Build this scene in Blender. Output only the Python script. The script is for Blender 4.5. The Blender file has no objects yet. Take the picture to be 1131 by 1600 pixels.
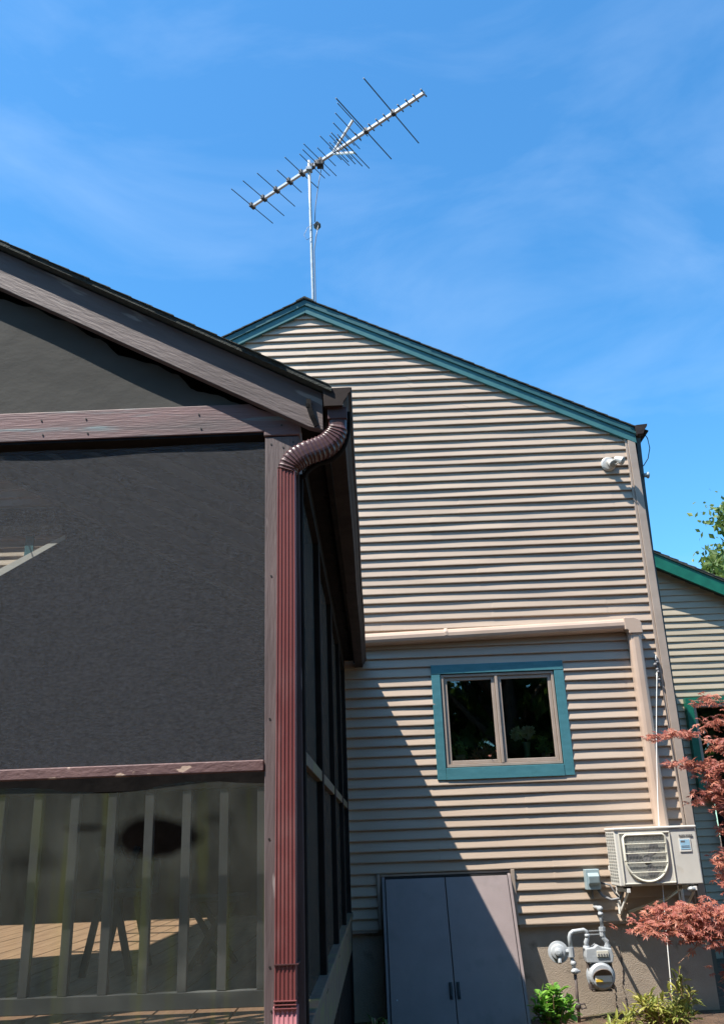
import bpy, math, random
from mathutils import Vector, Matrix
from mathutils.geometry import tessellate_polygon
random.seed(7)
R = math.radians
sc = bpy.context.scene
col = sc.collection

# ------------------------------------------------------------------ units
# The place was surveyed from the eye point; K turns survey units into metres with the garden soil at z = 0.
K = 1.1875
def W(p):
    return Vector((p[0]*K, p[1]*K, 1.6 + (p[2]-1.6)*K))
GZ = 1.6 - 1.6/K            # survey height of the ground

# ------------------------------------------------------------------ camera
cd = bpy.data.cameras.new('camera')
cam = bpy.data.objects.new('camera', cd); col.objects.link(cam)
f, PX, PY = 1392.9, (565.5, 800.0), None
d = Vector((592-565.5, 1315-800.0, f)).normalized()
u = Vector((422-565.5, -2960-800.0, f)).normalized()
r = d.cross(u).normalized()
if r.x < 0: r = -r
rows = (r, d, u)
M = Matrix([[rows[i][0], -rows[i][1], -rows[i][2]] for i in range(3)]).to_4x4()
M.translation = Vector((0, 0, 1.6))
cam.matrix_world = M
cd.sensor_fit = 'VERTICAL'; cd.sensor_height = 36; cd.lens = f/1600*36
cd.clip_start = 0.05; cd.clip_end = 2000
sc.camera = cam

# ------------------------------------------------------------------ light
SUN = Vector((0.43, 0.30, -1.0))            # direction the light travels
w = bpy.data.worlds.new('World'); sc.world = w; w.use_nodes = True
nt = w.node_tree; N = nt.nodes; L = nt.links
bg = N['Background']
sky = N.new('ShaderNodeTexSky'); sky.sky_type = 'NISHITA'; sky.sun_disc = False
sky.sun_elevation = R(62.3); sky.sun_rotation = math.atan2(-SUN.x, -SUN.y)
sky.altitude = 0; sky.air_density = 1.0; sky.dust_density = 0.6; sky.ozone_density = 3.0
hs = N.new('ShaderNodeHueSaturation'); hs.inputs['Saturation'].default_value = 1.18; hs.inputs['Value'].default_value = 1.0
L.new(sky.outputs[0], hs.inputs['Color'])
# thin high cloud
tc = N.new('ShaderNodeTexCoord'); mp = N.new('ShaderNodeMapping'); mp.inputs['Scale'].default_value = (1.3, 2.4, 3.6)
mp.inputs['Rotation'].default_value = (0.3, 0.5, 0.4); mp.inputs['Location'].default_value = (.55, .0, .35)
L.new(tc.outputs['Generated'], mp.inputs[0])
nz = N.new('ShaderNodeTexNoise'); nz.inputs['Scale'].default_value = 2.2; nz.inputs['Detail'].default_value = 7; nz.inputs['Roughness'].default_value = 0.55
nz.inputs['Distortion'].default_value = 0.5
L.new(mp.outputs[0], nz.inputs[0])
cr = N.new('ShaderNodeValToRGB'); cr.color_ramp.elements[0].position = 0.46; cr.color_ramp.elements[1].position = 0.95
cr.color_ramp.elements[0].color = (0, 0, 0, 1); cr.color_ramp.elements[1].color = (0.30, 0.30, 0.30, 1)
L.new(nz.outputs[0], cr.inputs[0])
mx = N.new('ShaderNodeMixRGB'); mx.inputs[2].default_value = (3.6, 4.6, 6.0, 1)
tn = N.new('ShaderNodeMixRGB'); tn.blend_type = 'MULTIPLY'; tn.inputs[0].default_value = 1; tn.inputs[2].default_value = (.74, 1.18, 1.22, 1)
L.new(hs.outputs[0], tn.inputs[1])
L.new(cr.outputs[0], mx.inputs[0]); L.new(tn.outputs[0], mx.inputs[1]); L.new(mx.outputs[0], bg.inputs[0])
bg.inputs[1].default_value = 0.112

sl = bpy.data.lights.new('sun', 'SUN'); sl.energy = 5.0; sl.angle = R(0.5); sl.color = (1.0, 0.93, 0.83)
so = bpy.data.objects.new('sun', sl); col.objects.link(so)
so.rotation_euler = SUN.to_track_quat('-Z', 'Y').to_euler(); so.location = (-8, -6, 20)
sc.view_settings.view_transform = 'Standard'; sc.view_settings.look = 'None'
sc.view_settings.exposure = 1.1; sc.view_settings.gamma = 1.0
sc.render.engine = 'CYCLES'
sc.cycles.max_bounces = 8; sc.cycles.transparent_max_bounces = 16

# ------------------------------------------------------------------ materials
def nodes(name):
    m = bpy.data.materials.new(name); m.use_nodes = True
    t = m.node_tree
    return m, t, t.nodes['Principled BSDF']
def rgb(c): return (c[0], c[1], c[2], 1)
def noise_mat(name, c1, c2, scale=6, rough=0.6, bump=0.1, stretch=(1, 1, 1), lo=0.35, hi=0.65, metal=0, detail=8, spec=0.5, bscale=None, c3=None, c3scale=20, c3lo=.62, c3hi=.68, dist=0.01, rot=None):
    m, t, b = nodes(name)
    n, l = t.nodes, t.links
    tc = n.new('ShaderNodeTexCoord'); mp = n.new('ShaderNodeMapping'); mp.inputs['Scale'].default_value = stretch
    if rot:
        m0 = n.new('ShaderNodeMapping'); m0.inputs['Rotation'].default_value = rot
        l.new(tc.outputs['Object'], m0.inputs[0]); l.new(m0.outputs[0], mp.inputs[0])
    else: l.new(tc.outputs['Object'], mp.inputs[0])
    nz = n.new('ShaderNodeTexNoise'); nz.inputs['Scale'].default_value = scale; nz.inputs['Detail'].default_value = detail
    nz.inputs['Roughness'].default_value = 0.6
    l.new(mp.outputs[0], nz.inputs[0])
    cr = n.new('ShaderNodeValToRGB'); e = cr.color_ramp.elements
    e[0].position = lo; e[1].position = hi; e[0].color = rgb(c1); e[1].color = rgb(c2)
    l.new(nz.outputs[0], cr.inputs[0]); out = cr.outputs[0]
    if c3:
        n3 = n.new('ShaderNodeTexNoise'); n3.inputs['Scale'].default_value = c3scale; n3.inputs['Detail'].default_value = 6
        l.new(mp.outputs[0], n3.inputs[0])
        r3 = n.new('ShaderNodeValToRGB'); r3.color_ramp.elements[0].position = c3lo; r3.color_ramp.elements[1].position = c3hi
        l.new(n3.outputs[0], r3.inputs[0])
        mx = n.new('ShaderNodeMixRGB'); mx.inputs[2].default_value = rgb(c3)
        l.new(r3.outputs[0], mx.inputs[0]); l.new(out, mx.inputs[1]); out = mx.outputs[0]
    l.new(out, b.inputs['Base Color'])
    b.inputs['Roughness'].default_value = rough; b.inputs['Metallic'].default_value = metal
    b.inputs['Specular IOR Level'].default_value = spec
    if bump:
        bn = n.new('ShaderNodeTexNoise'); bn.inputs['Scale'].default_value = bscale or scale*3; bn.inputs['Detail'].default_value = 6
        l.new(mp.outputs[0], bn.inputs[0])
        bp = n.new('ShaderNodeBump'); bp.inputs['Strength'].default_value = bump; bp.inputs['Distance'].default_value = dist
        l.new(bn.outputs[0], bp.inputs['Height']); l.new(bp.outputs[0], b.inputs['Normal'])
    return m
MT = {}
MT['siding'] = noise_mat('siding_vinyl', (.36, .278, .212), (.42, .33, .255), 1.1, .42, .12, (.5, 1, 6), .3, .7, bscale=30, c3=(.32, .255, .195), c3scale=5, c3lo=.55, c3hi=.8)
MT['siding2'] = noise_mat('siding_vinyl_wing', (.35, .30, .22), (.41, .35, .26), 2, .45, .1, (.5, 1, 6))
MT['trimtan'] = noise_mat('tan_trim', (.31, .25, .205), (.37, .30, .25), 5, .45, .05)
MT['cover'] = noise_mat('line_cover_plastic', (.43, .32, .25), (.48, .365, .29), 3, .32, .04)
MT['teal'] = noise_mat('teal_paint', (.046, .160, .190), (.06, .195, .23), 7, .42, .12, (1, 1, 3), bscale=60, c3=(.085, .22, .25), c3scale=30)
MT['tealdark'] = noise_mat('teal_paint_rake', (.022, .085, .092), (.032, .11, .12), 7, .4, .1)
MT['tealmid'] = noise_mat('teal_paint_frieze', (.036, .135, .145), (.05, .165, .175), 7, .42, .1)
MT['green'] = noise_mat('green_paint', (.004, .10, .065), (.008, .14, .09), 7, .4, .1)
MT['shingle'] = noise_mat('shingles', (.022, .026, .024), (.05, .055, .05), 40, .95, .6, bscale=200)
MT['wood'] = noise_mat('weathered_painted_wood', (.085, .062, .065), (.148, .112, .116), 3.2, .62, .5, (1, 1, 1), .3, .7, bscale=40,
                       c3=(.125, .075, .068), c3scale=4.5, c3lo=.52, c3hi=.72, dist=.004)
MT['woodpost'] = noise_mat('weathered_post_paint', (.068, .049, .050), (.145, .108, .109), 3.5, .62, .7, (3.2, 3.2, .35), .3, .7, bscale=26,
                       c3=(.27, .235, .23), c3scale=9, c3lo=.66, c3hi=.70, dist=.004)
MT['woodrake'] = noise_mat('weathered_rake_paint', (.070, .052, .053), (.145, .111, .111), 3.0, .62, .7, (.5, 1, 3.6), .3, .7, bscale=24,
                       c3=(.25, .225, .22), c3scale=5, c3lo=.62, c3hi=.68, dist=.004, rot=(0, R(-28.7), 0))
MT['woodx'] = noise_mat('weathered_painted_wood_beam', (.095, .07, .074), (.18, .10, .104), 2.4, .62, .5, (.5, 1, 6), .35, .62, bscale=22,
                        c3=(.16, .21, .23), c3scale=3.2, c3lo=.57, c3hi=.66, dist=.004)
MT['rail'] = noise_mat('flaking_rail_paint', (.115, .062, .062), (.165, .09, .085), 5, .6, .6, (1, 1, 2), bscale=40, c3=(.50, .36, .28), c3scale=11, c3lo=.63, c3hi=.66, dist=.004)
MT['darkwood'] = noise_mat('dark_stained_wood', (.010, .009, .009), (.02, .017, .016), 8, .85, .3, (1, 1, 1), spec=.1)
MT['sillwood'] = noise_mat('mossy_sill_wood', (.075, .055, .042), (.12, .09, .06), 6, .8, .4, c3=(.10, .11, .03), c3scale=6, c3lo=.5, c3hi=.7)
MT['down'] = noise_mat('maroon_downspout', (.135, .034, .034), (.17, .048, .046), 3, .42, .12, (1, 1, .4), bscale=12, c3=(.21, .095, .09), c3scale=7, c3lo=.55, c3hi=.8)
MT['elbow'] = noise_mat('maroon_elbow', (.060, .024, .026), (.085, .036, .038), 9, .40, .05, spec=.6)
MT['gutter'] = noise_mat('brown_gutter', (.028, .021, .020), (.046, .035, .033), 6, .65, .1, spec=.15)
MT['black'] = noise_mat('black_plastic', (.010, .010, .011), (.02, .02, .02), 10, .5, .05)
MT['door'] = noise_mat('grey_hatch_paint', (.185, .148, .142), (.22, .178, .172), 2.2, .45, .08, bscale=80, c3=(.155, .13, .12), c3scale=5, c3lo=.58, c3hi=.8)
MT['concrete'] = noise_mat('foundation_parging', (.28, .23, .18), (.41, .335, .265), 2.2, .92, .5, (1, 1, 1), .3, .7, bscale=90, c3=(.17, .135, .10), c3scale=7, c3lo=.6, c3hi=.78)
MT['soil'] = noise_mat('mulch_soil', (.06, .034, .02), (.13, .078, .048), 9, .97, 1.0, bscale=45, c3=(.05, .07, .02), c3scale=1.3, c3lo=.55, c3hi=.7, dist=.05)
MT['mast'] = noise_mat('galvanised', (.33, .36, .38), (.46, .49, .51), 12, .38, .1, metal=.45)
MT['boom'] = noise_mat('aluminium', (.52, .50, .49), (.66, .64, .63), 12, .35, .1, metal=.5)
MT['rod'] = noise_mat('dull_rod', (.035, .04, .05), (.07, .08, .09), 12, .5, 0, metal=.3)
MT['acw'] = noise_mat('ivory_enamel', (.57, .555, .515), (.63, .615, .57), 4, .38, .05, c3=(.48, .44, .36), c3scale=9, c3lo=.62, c3hi=.8)
MT['acgrey'] = noise_mat('ac_grille_panel', (.52, .50, .44), (.60, .58, .51), 4, .4, .05)
MT['fin'] = noise_mat('coil_grey', (.20, .205, .19), (.32, .32, .30), 60, .6, .2)
MT['wire'] = noise_mat('cream_wire', (.62, .60, .50), (.68, .66, .56), 10, .4, 0)
MT['sticker'] = noise_mat('blue_sticker', (.30, .52, .70), (.36, .60, .78), 10, .3, 0)
MT['white'] = noise_mat('white_paint', (.70, .69, .66), (.78, .77, .74), 6, .4, .05)
MT['yellow'] = noise_mat('yellow_label', (.75, .48, .05), (.8, .55, .08), 6, .4, 0)
MT['ink'] = noise_mat('grey_ink', (.14, .14, .15), (.17, .17, .18), 6, .5, 0)
MT['gas'] = noise_mat('gas_grey_paint', (.30, .325, .35), (.40, .425, .45), 8, .38, .15, c3=(.18, .17, .16), c3scale=18)
MT['gasdark'] = noise_mat('rusty_pipe', (.06, .05, .05), (.13, .10, .085), 15, .6, .3)
MT['box'] = noise_mat('disconnect_grey', (.25, .33, .36), (.30, .385, .41), 6, .45, .05)
MT['lamp'] = noise_mat('lamp_grey', (.45, .43, .40), (.52, .50, .46), 6, .3, .02, metal=.2)
MT['cloth'] = noise_mat('grey_cloth', (.040, .040, .038), (.075, .073, .068), 1.3, .95, .15, (1, 1, 1.6), .25, .8, bscale=7, dist=.03)
MT['deck'] = noise_mat('deck_boards', (.29, .175, .105), (.40, .25, .15), 3, .7, .2, (8, .7, 1))
MT['baluster'] = noise_mat('grey_railing', (.07, .076, .076), (.10, .107, .103), 5, .6, .1)
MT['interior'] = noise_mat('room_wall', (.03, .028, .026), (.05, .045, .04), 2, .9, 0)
MT['terracotta'] = noise_mat('pot', (.30, .30, .26), (.42, .42, .36), 5, .6, .1)
MT['bark'] = noise_mat('bark', (.10, .075, .055), (.19, .145, .105), 8, .9, .6, (1, 1, .3))
MT['twig'] = noise_mat('maple_twig', (.26, .15, .10), (.36, .22, .14), 20, .7, .2)
MT['darkbox'] = noise_mat('dark_boards_and_shade', (.007, .0065, .007), (.013, .012, .013), 8, .85, .2, spec=.1)  # near black; the porch wall panel and beam strip use it as shade

def leaf_mat(name, c1, c2, rough=.5, trans=.35):
    m, t, b = nodes(name); n, l = t.nodes, t.links
    at = n.new('ShaderNodeAttribute'); at.attribute_name = 'tint'
    mx = n.new('ShaderNodeMixRGB'); mx.inputs[1].default_value = rgb(c1); mx.inputs[2].default_value = rgb(c2)
    l.new(at.outputs['Fac'], mx.inputs[0]); l.new(mx.outputs[0], b.inputs['Base Color'])
    b.inputs['Roughness'].default_value = rough
    tr = n.new('ShaderNodeBsdfTranslucent'); l.new(mx.outputs[0], tr.inputs[0])
    ms = n.new('ShaderNodeMixShader'); ms.inputs[0].default_value = trans
    o = n['Material Output']
    l.new(b.outputs[0], ms.inputs[1]); l.new(tr.outputs[0], ms.inputs[2]); l.new(ms.outputs[0], o.inputs[0])
    return m
MT['maple'] = leaf_mat('maple_leaves', (.33, .10, .08), (.52, .21, .13))
MT['lime'] = leaf_mat('lime_leaves', (.10, .26, .035), (.24, .46, .06))
MT['nandina'] = leaf_mat('olive_leaves', (.17, .23, .045), (.44, .40, .10))
MT['treeleaf'] = leaf_mat('tree_leaves', (.06, .12, .025), (.17, .23, .05))
MT['darkleaf'] = leaf_mat('dark_tree_leaves', (.05, .11, .02), (.12, .20, .04), trans=.5)
MT['plantleaf'] = leaf_mat('house_plant_leaves', (.13, .28, .09), (.28, .40, .12))
MT['pinkleaf'] = leaf_mat('pink_plant_leaves', (.50, .20, .16), (.65, .33, .24))
MT['petal'] = leaf_mat('white_petals', (.75, .80, .66), (.85, .88, .76))

def mix_transparent(name, c1, c2, alpha, rough=.8, weave=None, streak=None, gloss=None, lo=.35, hi=.65, scale=3, vary=.0, spec=.2):
    m, t, b = nodes(name); n, l = t.nodes, t.links
    tc = n.new('ShaderNodeTexCoord')
    mp = n.new('ShaderNodeMapping'); mp.inputs['Scale'].default_value = weave or (1, 1, 1)
    l.new(tc.outputs['Object'], mp.inputs[0])
    nz = n.new('ShaderNodeTexNoise'); nz.inputs['Scale'].default_value = scale; nz.inputs['Detail'].default_value = 9; nz.inputs['Roughness'].default_value = .7
    l.new(mp.outputs[0], nz.inputs[0])
    cr = n.new('ShaderNodeValToRGB'); e = cr.color_ramp.elements
    e[0].position = lo; e[1].position = hi; e[0].color = rgb(c1); e[1].color = rgb(c2)
    l.new(nz.outputs[0], cr.inputs[0]); out = cr.outputs[0]
    if streak:
        m2 = n.new('ShaderNodeMapping'); m2.inputs['Scale'].default_value = streak[1]
        l.new(tc.outputs['Object'], m2.inputs[0])
        n2 = n.new('ShaderNodeTexNoise'); n2.inputs['Scale'].default_value = 3; n2.inputs['Detail'].default_value = 5
        l.new(m2.outputs[0], n2.inputs[0])
        r2 = n.new('ShaderNodeValToRGB'); r2.color_ramp.elements[0].position = .54; r2.color_ramp.elements[1].position = .78
        l.new(n2.outputs[0], r2.inputs[0])
        mx = n.new('ShaderNodeMixRGB'); mx.inputs[2].default_value = rgb(streak[0])
        l.new(r2.outputs[0], mx.inputs[0]); l.new(out, mx.inputs[1]); out = mx.outputs[0]
    l.new(out, b.inputs['Base Color']); b.inputs['Roughness'].default_value = rough
    b.inputs['Specular IOR Level'].default_value = spec
    tr = n.new('ShaderNodeBsdfTransparent')
    ms = n.new('ShaderNodeMixShader'); ms.inputs[0].default_value = alpha
    if vary:
        mr = n.new('ShaderNodeMapRange'); mr.inputs['From Min'].default_value = .3; mr.inputs['From Max'].default_value = .7
        mr.inputs['To Min'].default_value = alpha-vary; mr.inputs['To Max'].default_value = alpha+vary
        l.new(nz.outputs[0], mr.inputs[0]); l.new(mr.outputs[0], ms.inputs[0])
    l.new(tr.outputs[0], ms.inputs[1]); l.new(b.outputs[0], ms.inputs[2])
    l.new(ms.outputs[0], n['Material Output'].inputs[0])
    return m
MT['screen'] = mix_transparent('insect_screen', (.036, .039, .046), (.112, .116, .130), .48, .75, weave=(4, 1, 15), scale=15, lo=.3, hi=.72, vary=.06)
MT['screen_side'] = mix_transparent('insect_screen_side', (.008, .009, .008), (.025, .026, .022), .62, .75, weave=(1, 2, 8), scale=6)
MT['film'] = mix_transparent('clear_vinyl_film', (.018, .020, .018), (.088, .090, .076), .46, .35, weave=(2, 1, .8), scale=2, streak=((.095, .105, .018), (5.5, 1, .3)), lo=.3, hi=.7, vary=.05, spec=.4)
def reflection_haze_spots(m, spots):  # dark reflection and haze painted into the opacity, plus splash dirt
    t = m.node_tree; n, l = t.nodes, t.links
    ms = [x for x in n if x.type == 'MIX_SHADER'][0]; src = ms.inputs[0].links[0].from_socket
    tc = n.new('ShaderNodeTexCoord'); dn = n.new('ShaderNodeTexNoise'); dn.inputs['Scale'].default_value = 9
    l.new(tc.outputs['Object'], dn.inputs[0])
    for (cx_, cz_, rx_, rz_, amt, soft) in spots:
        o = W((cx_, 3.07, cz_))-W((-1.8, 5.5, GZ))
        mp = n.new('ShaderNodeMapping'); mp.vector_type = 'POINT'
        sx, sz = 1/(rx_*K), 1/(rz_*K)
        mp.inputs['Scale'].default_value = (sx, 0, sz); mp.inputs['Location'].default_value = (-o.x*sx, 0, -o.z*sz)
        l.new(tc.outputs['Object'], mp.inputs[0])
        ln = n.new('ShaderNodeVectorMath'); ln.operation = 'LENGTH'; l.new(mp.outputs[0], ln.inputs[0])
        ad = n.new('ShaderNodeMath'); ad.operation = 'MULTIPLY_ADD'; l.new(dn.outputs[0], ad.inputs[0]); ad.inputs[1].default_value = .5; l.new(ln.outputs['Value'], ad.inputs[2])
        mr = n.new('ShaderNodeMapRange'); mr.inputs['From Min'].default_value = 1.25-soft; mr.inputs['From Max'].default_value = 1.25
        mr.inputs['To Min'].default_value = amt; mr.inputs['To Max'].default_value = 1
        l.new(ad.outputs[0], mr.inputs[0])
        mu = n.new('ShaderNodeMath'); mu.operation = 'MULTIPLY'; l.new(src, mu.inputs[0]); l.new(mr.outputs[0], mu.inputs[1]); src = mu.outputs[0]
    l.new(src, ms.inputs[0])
reflection_haze_spots(MT['film'], [(-.85, 1.63, .62, .20, 1.5, 1.0), (-.725, 1.640, .185, .074, .0, .4), (-.9, 1.06, 1.2, .075, 1.7, .5), (-1.12, 1.58, .12, .05, .45, .8), (-.95, 1.675, .09, .02, .35, .7), (-.52, 1.69, .08, .03, .55, .8)])
def glass_mat(name, tint=(.9, .95, .93)):
    m, t, b = nodes(name); n, l = t.nodes, t.links
    tr = n.new('ShaderNodeBsdfTransparent'); tr.inputs[0].default_value = rgb(tint)
    gl = n.new('ShaderNodeBsdfGlossy'); gl.inputs['Roughness'].default_value = .01
    fr = n.new('ShaderNodeFresnel'); fr.inputs[0].default_value = 1.8
    ms = n.new('ShaderNodeMixShader')
    l.new(fr.outputs[0], ms.inputs[0]); l.new(tr.outputs[0], ms.inputs[1]); l.new(gl.outputs[0], ms.inputs[2])
    l.new(ms.outputs[0], n['Material Output'].inputs[0])
    return m
MT['glass'] = glass_mat('window_glass')

# ------------------------------------------------------------------ mesh builder (survey units)
class MB:
    def __init__(s): s.v = []; s.f = []; s.t = []
    def add(s, vs, fs, tint=None):
        o = len(s.v); s.v += [tuple(v) for v in vs]
        for q in fs:
            s.f.append(tuple(i+o for i in q)); s.t.append(tint if tint is not None else 0.5)
        return s
    def box(s, x0, x1, y0, y1, z0, z1):
        return s.add([(x0,y0,z0),(x1,y0,z0),(x1,y1,z0),(x0,y1,z0),(x0,y0,z1),(x1,y0,z1),(x1,y1,z1),(x0,y1,z1)],
                     [(0,3,2,1),(4,5,6,7),(0,1,5,4),(1,2,6,5),(2,3,7,6),(3,0,4,7)])
    def prism(s, pts, y0, y1):               # polygon in XZ extruded along Y
        n = len(pts)
        vs = [(x, y0, z) for x, z in pts] + [(x, y1, z) for x, z in pts]
        fs = [tuple(range(n)), tuple(range(2*n-1, n-1, -1))] + [(i, i+n, (i+1) % n+n, (i+1) % n) for i in range(n)]
        return s.add(vs, fs)
    def extrude(s, pts, vec):                # arbitrary polygon along vec
        n = len(pts); vec = Vector(vec)
        vs = [Vector(p) for p in pts]; vs += [p+vec for p in vs]
        fs = [tuple(range(n)), tuple(range(2*n-1, n-1, -1))] + [(i, i+n, (i+1) % n+n, (i+1) % n) for i in range(n)]
        return s.add(vs, fs)
    def sweep(s, path, prof, up=(0, 0, 1), scales=None, caps=True):
        path = [Vector(p) for p in path]; n = len(path); k = len(prof); vs = []; up = Vector(up)
        side = None
        for i, p in enumerate(path):
            t = ((path[min(i+1, n-1)]-p).normalized() + (p-path[max(i-1, 0)]).normalized())
            t = t.normalized() if t.length > 1e-6 else Vector((0, 0, 1))
            sd = t.cross(up)
            if sd.length < .05: sd = side if side is not None else t.cross(Vector((0, 1, 0)))
            sd = (sd - t*sd.dot(t)).normalized(); side = sd
            b2 = sd.cross(t).normalized()
            q = scales[i] if scales else 1
            if not hasattr(q, '__len__'): q = (q, q)
            for a, c in prof: vs.append(p + sd*a*q[0] + b2*c*q[1])
        fs = []
        for i in range(n-1):
            for j in range(k):
                fs.append((i*k+j, i*k+(j+1) % k, (i+1)*k+(j+1) % k, (i+1)*k+j))
        if caps: fs += [tuple(range(k-1, -1, -1)), tuple(range((n-1)*k, n*k))]
        return s.add(vs, fs)
    def tube(s, path, rad, n=8, **kw):
        if hasattr(rad, '__len__'): kw['scales'] = list(rad); rr = 1
        else: rr = rad
        return s.sweep(path, [(rr*math.cos(2*math.pi*j/n), rr*math.sin(2*math.pi*j/n)) for j in range(n)], **kw)
    def cyl(s, a, b, r0, r1=None, n=16):
        return s.sweep([a, b], [(math.cos(2*math.pi*j/n), math.sin(2*math.pi*j/n)) for j in range(n)], scales=[r0, r0 if r1 is None else r1])
    def lathe(s, base, axis, prof, n=20):
        base = Vector(base); axis = Vector(axis).normalized()
        s.sweep([base+axis*h for h, _ in prof], [(math.cos(2*math.pi*j/n), math.sin(2*math.pi*j/n)) for j in range(n)], scales=[max(q, 1e-4) for _, q in prof]); return s
    def ball(s, c, rx, ry=None, rz=None, n=12, m=8):
        ry = ry or rx; rz = rz or rx; vs = []; fs = []
        for i in range(m+1):
            a = math.pi*i/m
            for j in range(n):
                b = 2*math.pi*j/n
                vs.append((c[0]+rx*math.sin(a)*math.cos(b), c[1]+ry*math.sin(a)*math.sin(b), c[2]+rz*math.cos(a)))
        for i in range(m):
            for j in range(n): fs.append((i*n+j, (i+1)*n+j, (i+1)*n+(j+1) % n, i*n+(j+1) % n))
        return s.add(vs, fs)
    def build(s, name, mat, parent=None, bevel=0, smooth=False):
        me = bpy.data.meshes.new(name)
        wv = [W(v) for v in s.v]
        if parent is not None: org = Vector(parent['_o'])
        else:
            xs = [v.x for v in wv]; ys = [v.y for v in wv]; zs = [v.z for v in wv]
            org = Vector(((min(xs)+max(xs))/2, (min(ys)+max(ys))/2, min(zs)))
        me.from_pydata([v-org for v in wv], [], s.f); me.update()
        at = me.attributes.new('tint', 'FLOAT', 'FACE'); at.data.foreach_set('value', s.t)
        import bmesh
        if len(s.f) < 60000:
            bm = bmesh.new(); bm.from_mesh(me)
            if not getattr(s, 'open', False): bmesh.ops.recalc_face_normals(bm, faces=bm.faces)
            bm.to_mesh(me); bm.free()
        me.materials.append(MT[mat] if isinstance(mat, str) else mat)
        o = bpy.data.objects.new(name, me); col.objects.link(o)
        if smooth:
            for p in me.polygons: p.use_smooth = True
        if bevel:
            md = o.modifiers.new('bevel', 'BEVEL'); md.width = bevel; md.segments = 2; md.limit_method = 'ANGLE'
        if parent is not None:
            o.parent = parent
            if parent.type == 'MESH' or parent.parent is not None: pass
            o['_o'] = parent['_o']
        else:
            o.location = org; o['_o'] = tuple(org)
        return o
def thing(name, label, cat, loc, group=None):
    o = bpy.data.objects.new(name, None); col.objects.link(o); o.empty_display_size = .1
    o.location = W(loc); o['_o'] = tuple(W(loc)); o['label'] = label; o['category'] = cat
    if group: o['group'] = group
    return o
def tag(o, label, cat, group=None):
    o['label'] = label; o['category'] = cat
    if group: o['group'] = group
    return o
def struct(o): o['kind'] = 'structure'; return o
def lerp(a, b, t): return a+(b-a)*t

# ------------------------------------------------------------------ ground
g = MB(); g.open = True
nx = 60
def gh(x, y): return GZ + .02*math.sin(3.1*x+1)*math.cos(2.3*y) + .012*math.sin(7.7*x+3*y)
xs = [-170, -60, -20] + [-8+i*.45 for i in range(45)] + [25, 60, 170]
ys = [-170, -60, -20] + [-4+i*.45 for i in range(45)] + [25, 60, 170]
vs = [(x, y, gh(x, y) if abs(x) < 14 and abs(y) < 18 else GZ) for y in ys for x in xs]
n = len(xs)
g.add(vs, [(j*n+i, j*n+i+1, (j+1)*n+i+1, (j+1)*n+i) for j in range(len(ys)-1) for i in range(n-1)])
struct(g.build('ground', 'soil', smooth=True))

# ------------------------------------------------------------------ house
YW = 8.0
house = thing('house', 'tan vinyl sided gable house with teal rake boards behind the dark porch', 'house', (-2.1, YW, GZ))
AX = -.55; MS = .505
def ztop(x): return 6.946 - MS*abs(x-AX)
def zfr(x): return 6.775 - MS*abs(x-AX)*1.004
HX0, HX1 = -6.9, 2.645
random.seed(3)
ph = [random.uniform(0, 6.28) for _ in range(8)]
def wob(x, k):      # vinyl panels are never dead flat
    return .0022*math.sin(1.9*x+k*1.3+ph[0]) + .0014*math.sin(4.3*x+k*2.9+ph[1]) + .0008*math.sin(9.1*x-k*.7+ph[2])
def siding(name, mat, parent, x0, x1, z0, ztopf, Y, holes, seed=0, butt=.0205, expo=.0852, maxz=99):
    mb = MB(); mb.open = True; k = 0; z = z0
    while z < maxz:
        za, zb = z, z+expo
        # x range under the roof line at the bottom and the top of this course
        def rng(zz):
            a, b = x0, x1
            if ztopf is None: return a, b
            dd = (ztopf(AX)-zz)/(MS*1.004)
            return max(a, AX-dd), min(b, AX+dd)
        if ztopf is not None:
            a0, b0 = rng(za); a1, b1 = rng(zb)
            if b0-a0 < .03: break
            if b1 < a1: a1 = b1 = AX
        else:
            a0 = a1 = x0; b0 = b1 = x1
            if za > maxz: break
        spans = [(a0, b0, a1, b1)]
        zm = (za+zb)/2
        for hx0, hx1, hz0, hz1 in holes:
            if hz0 < zm < hz1:
                ns = []
                for s0, e0, s1, e1 in spans:
                    if hx0 > s0 and hx1 < e0: ns += [(s0, hx0, s1, hx0), (hx1, e0, hx1, e1)]
                    else: ns.append((s0, e0, s1, e1))
                spans = ns
        for s0, e0, s1, e1 in spans:
            m_ = max(2, int((e0-s0)/.16))
            ts = [i/m_ for i in range(m_+1)]; rs = random.Random(k//2*31+seed); seam = [x0+rs.uniform(.3, 2.6)+j*2.9 for j in range(5)]
            for q_ in seam:
                if s0+.05 < q_ < e0-.05: ts += [(q_-s0-.001)/(e0-s0), (q_-s0+.001)/(e0-s0)]
            ts.sort(); m_ = len(ts)-1
            vs = []
            for t in ts:
                xb = lerp(s0, e0, t); xt = lerp(s1, e1, t)
                w_ = wob(xb, k+seed) - .0022*(sum(1 for q_ in seam if xb > q_) % 2)
                vs += [(xt, Y, zb), (xb, Y-butt*1.0+w_, za+.006), (xb, Y-butt+w_+.0005, za-.001), (xb, Y+.0, za-.0015)]
            fs = []
            for i in range(m_):
                o = i*4; p = o+4
                fs += [(o, o+1, p+1, p), (o+1, o+2, p+2, p+1), (o+2, o+3, p+3, p+2)]
            mb.add(vs, fs)
        z = zb; k += 1
    return mb.build(name, mat, parent)
holes = [(.54, 1.69, 2.10, 3.05), (-.03, 1.10, 0, 1.33)]
siding('siding', 'siding', house, HX0, 2.56, .925, zfr, YW, holes)
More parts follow.
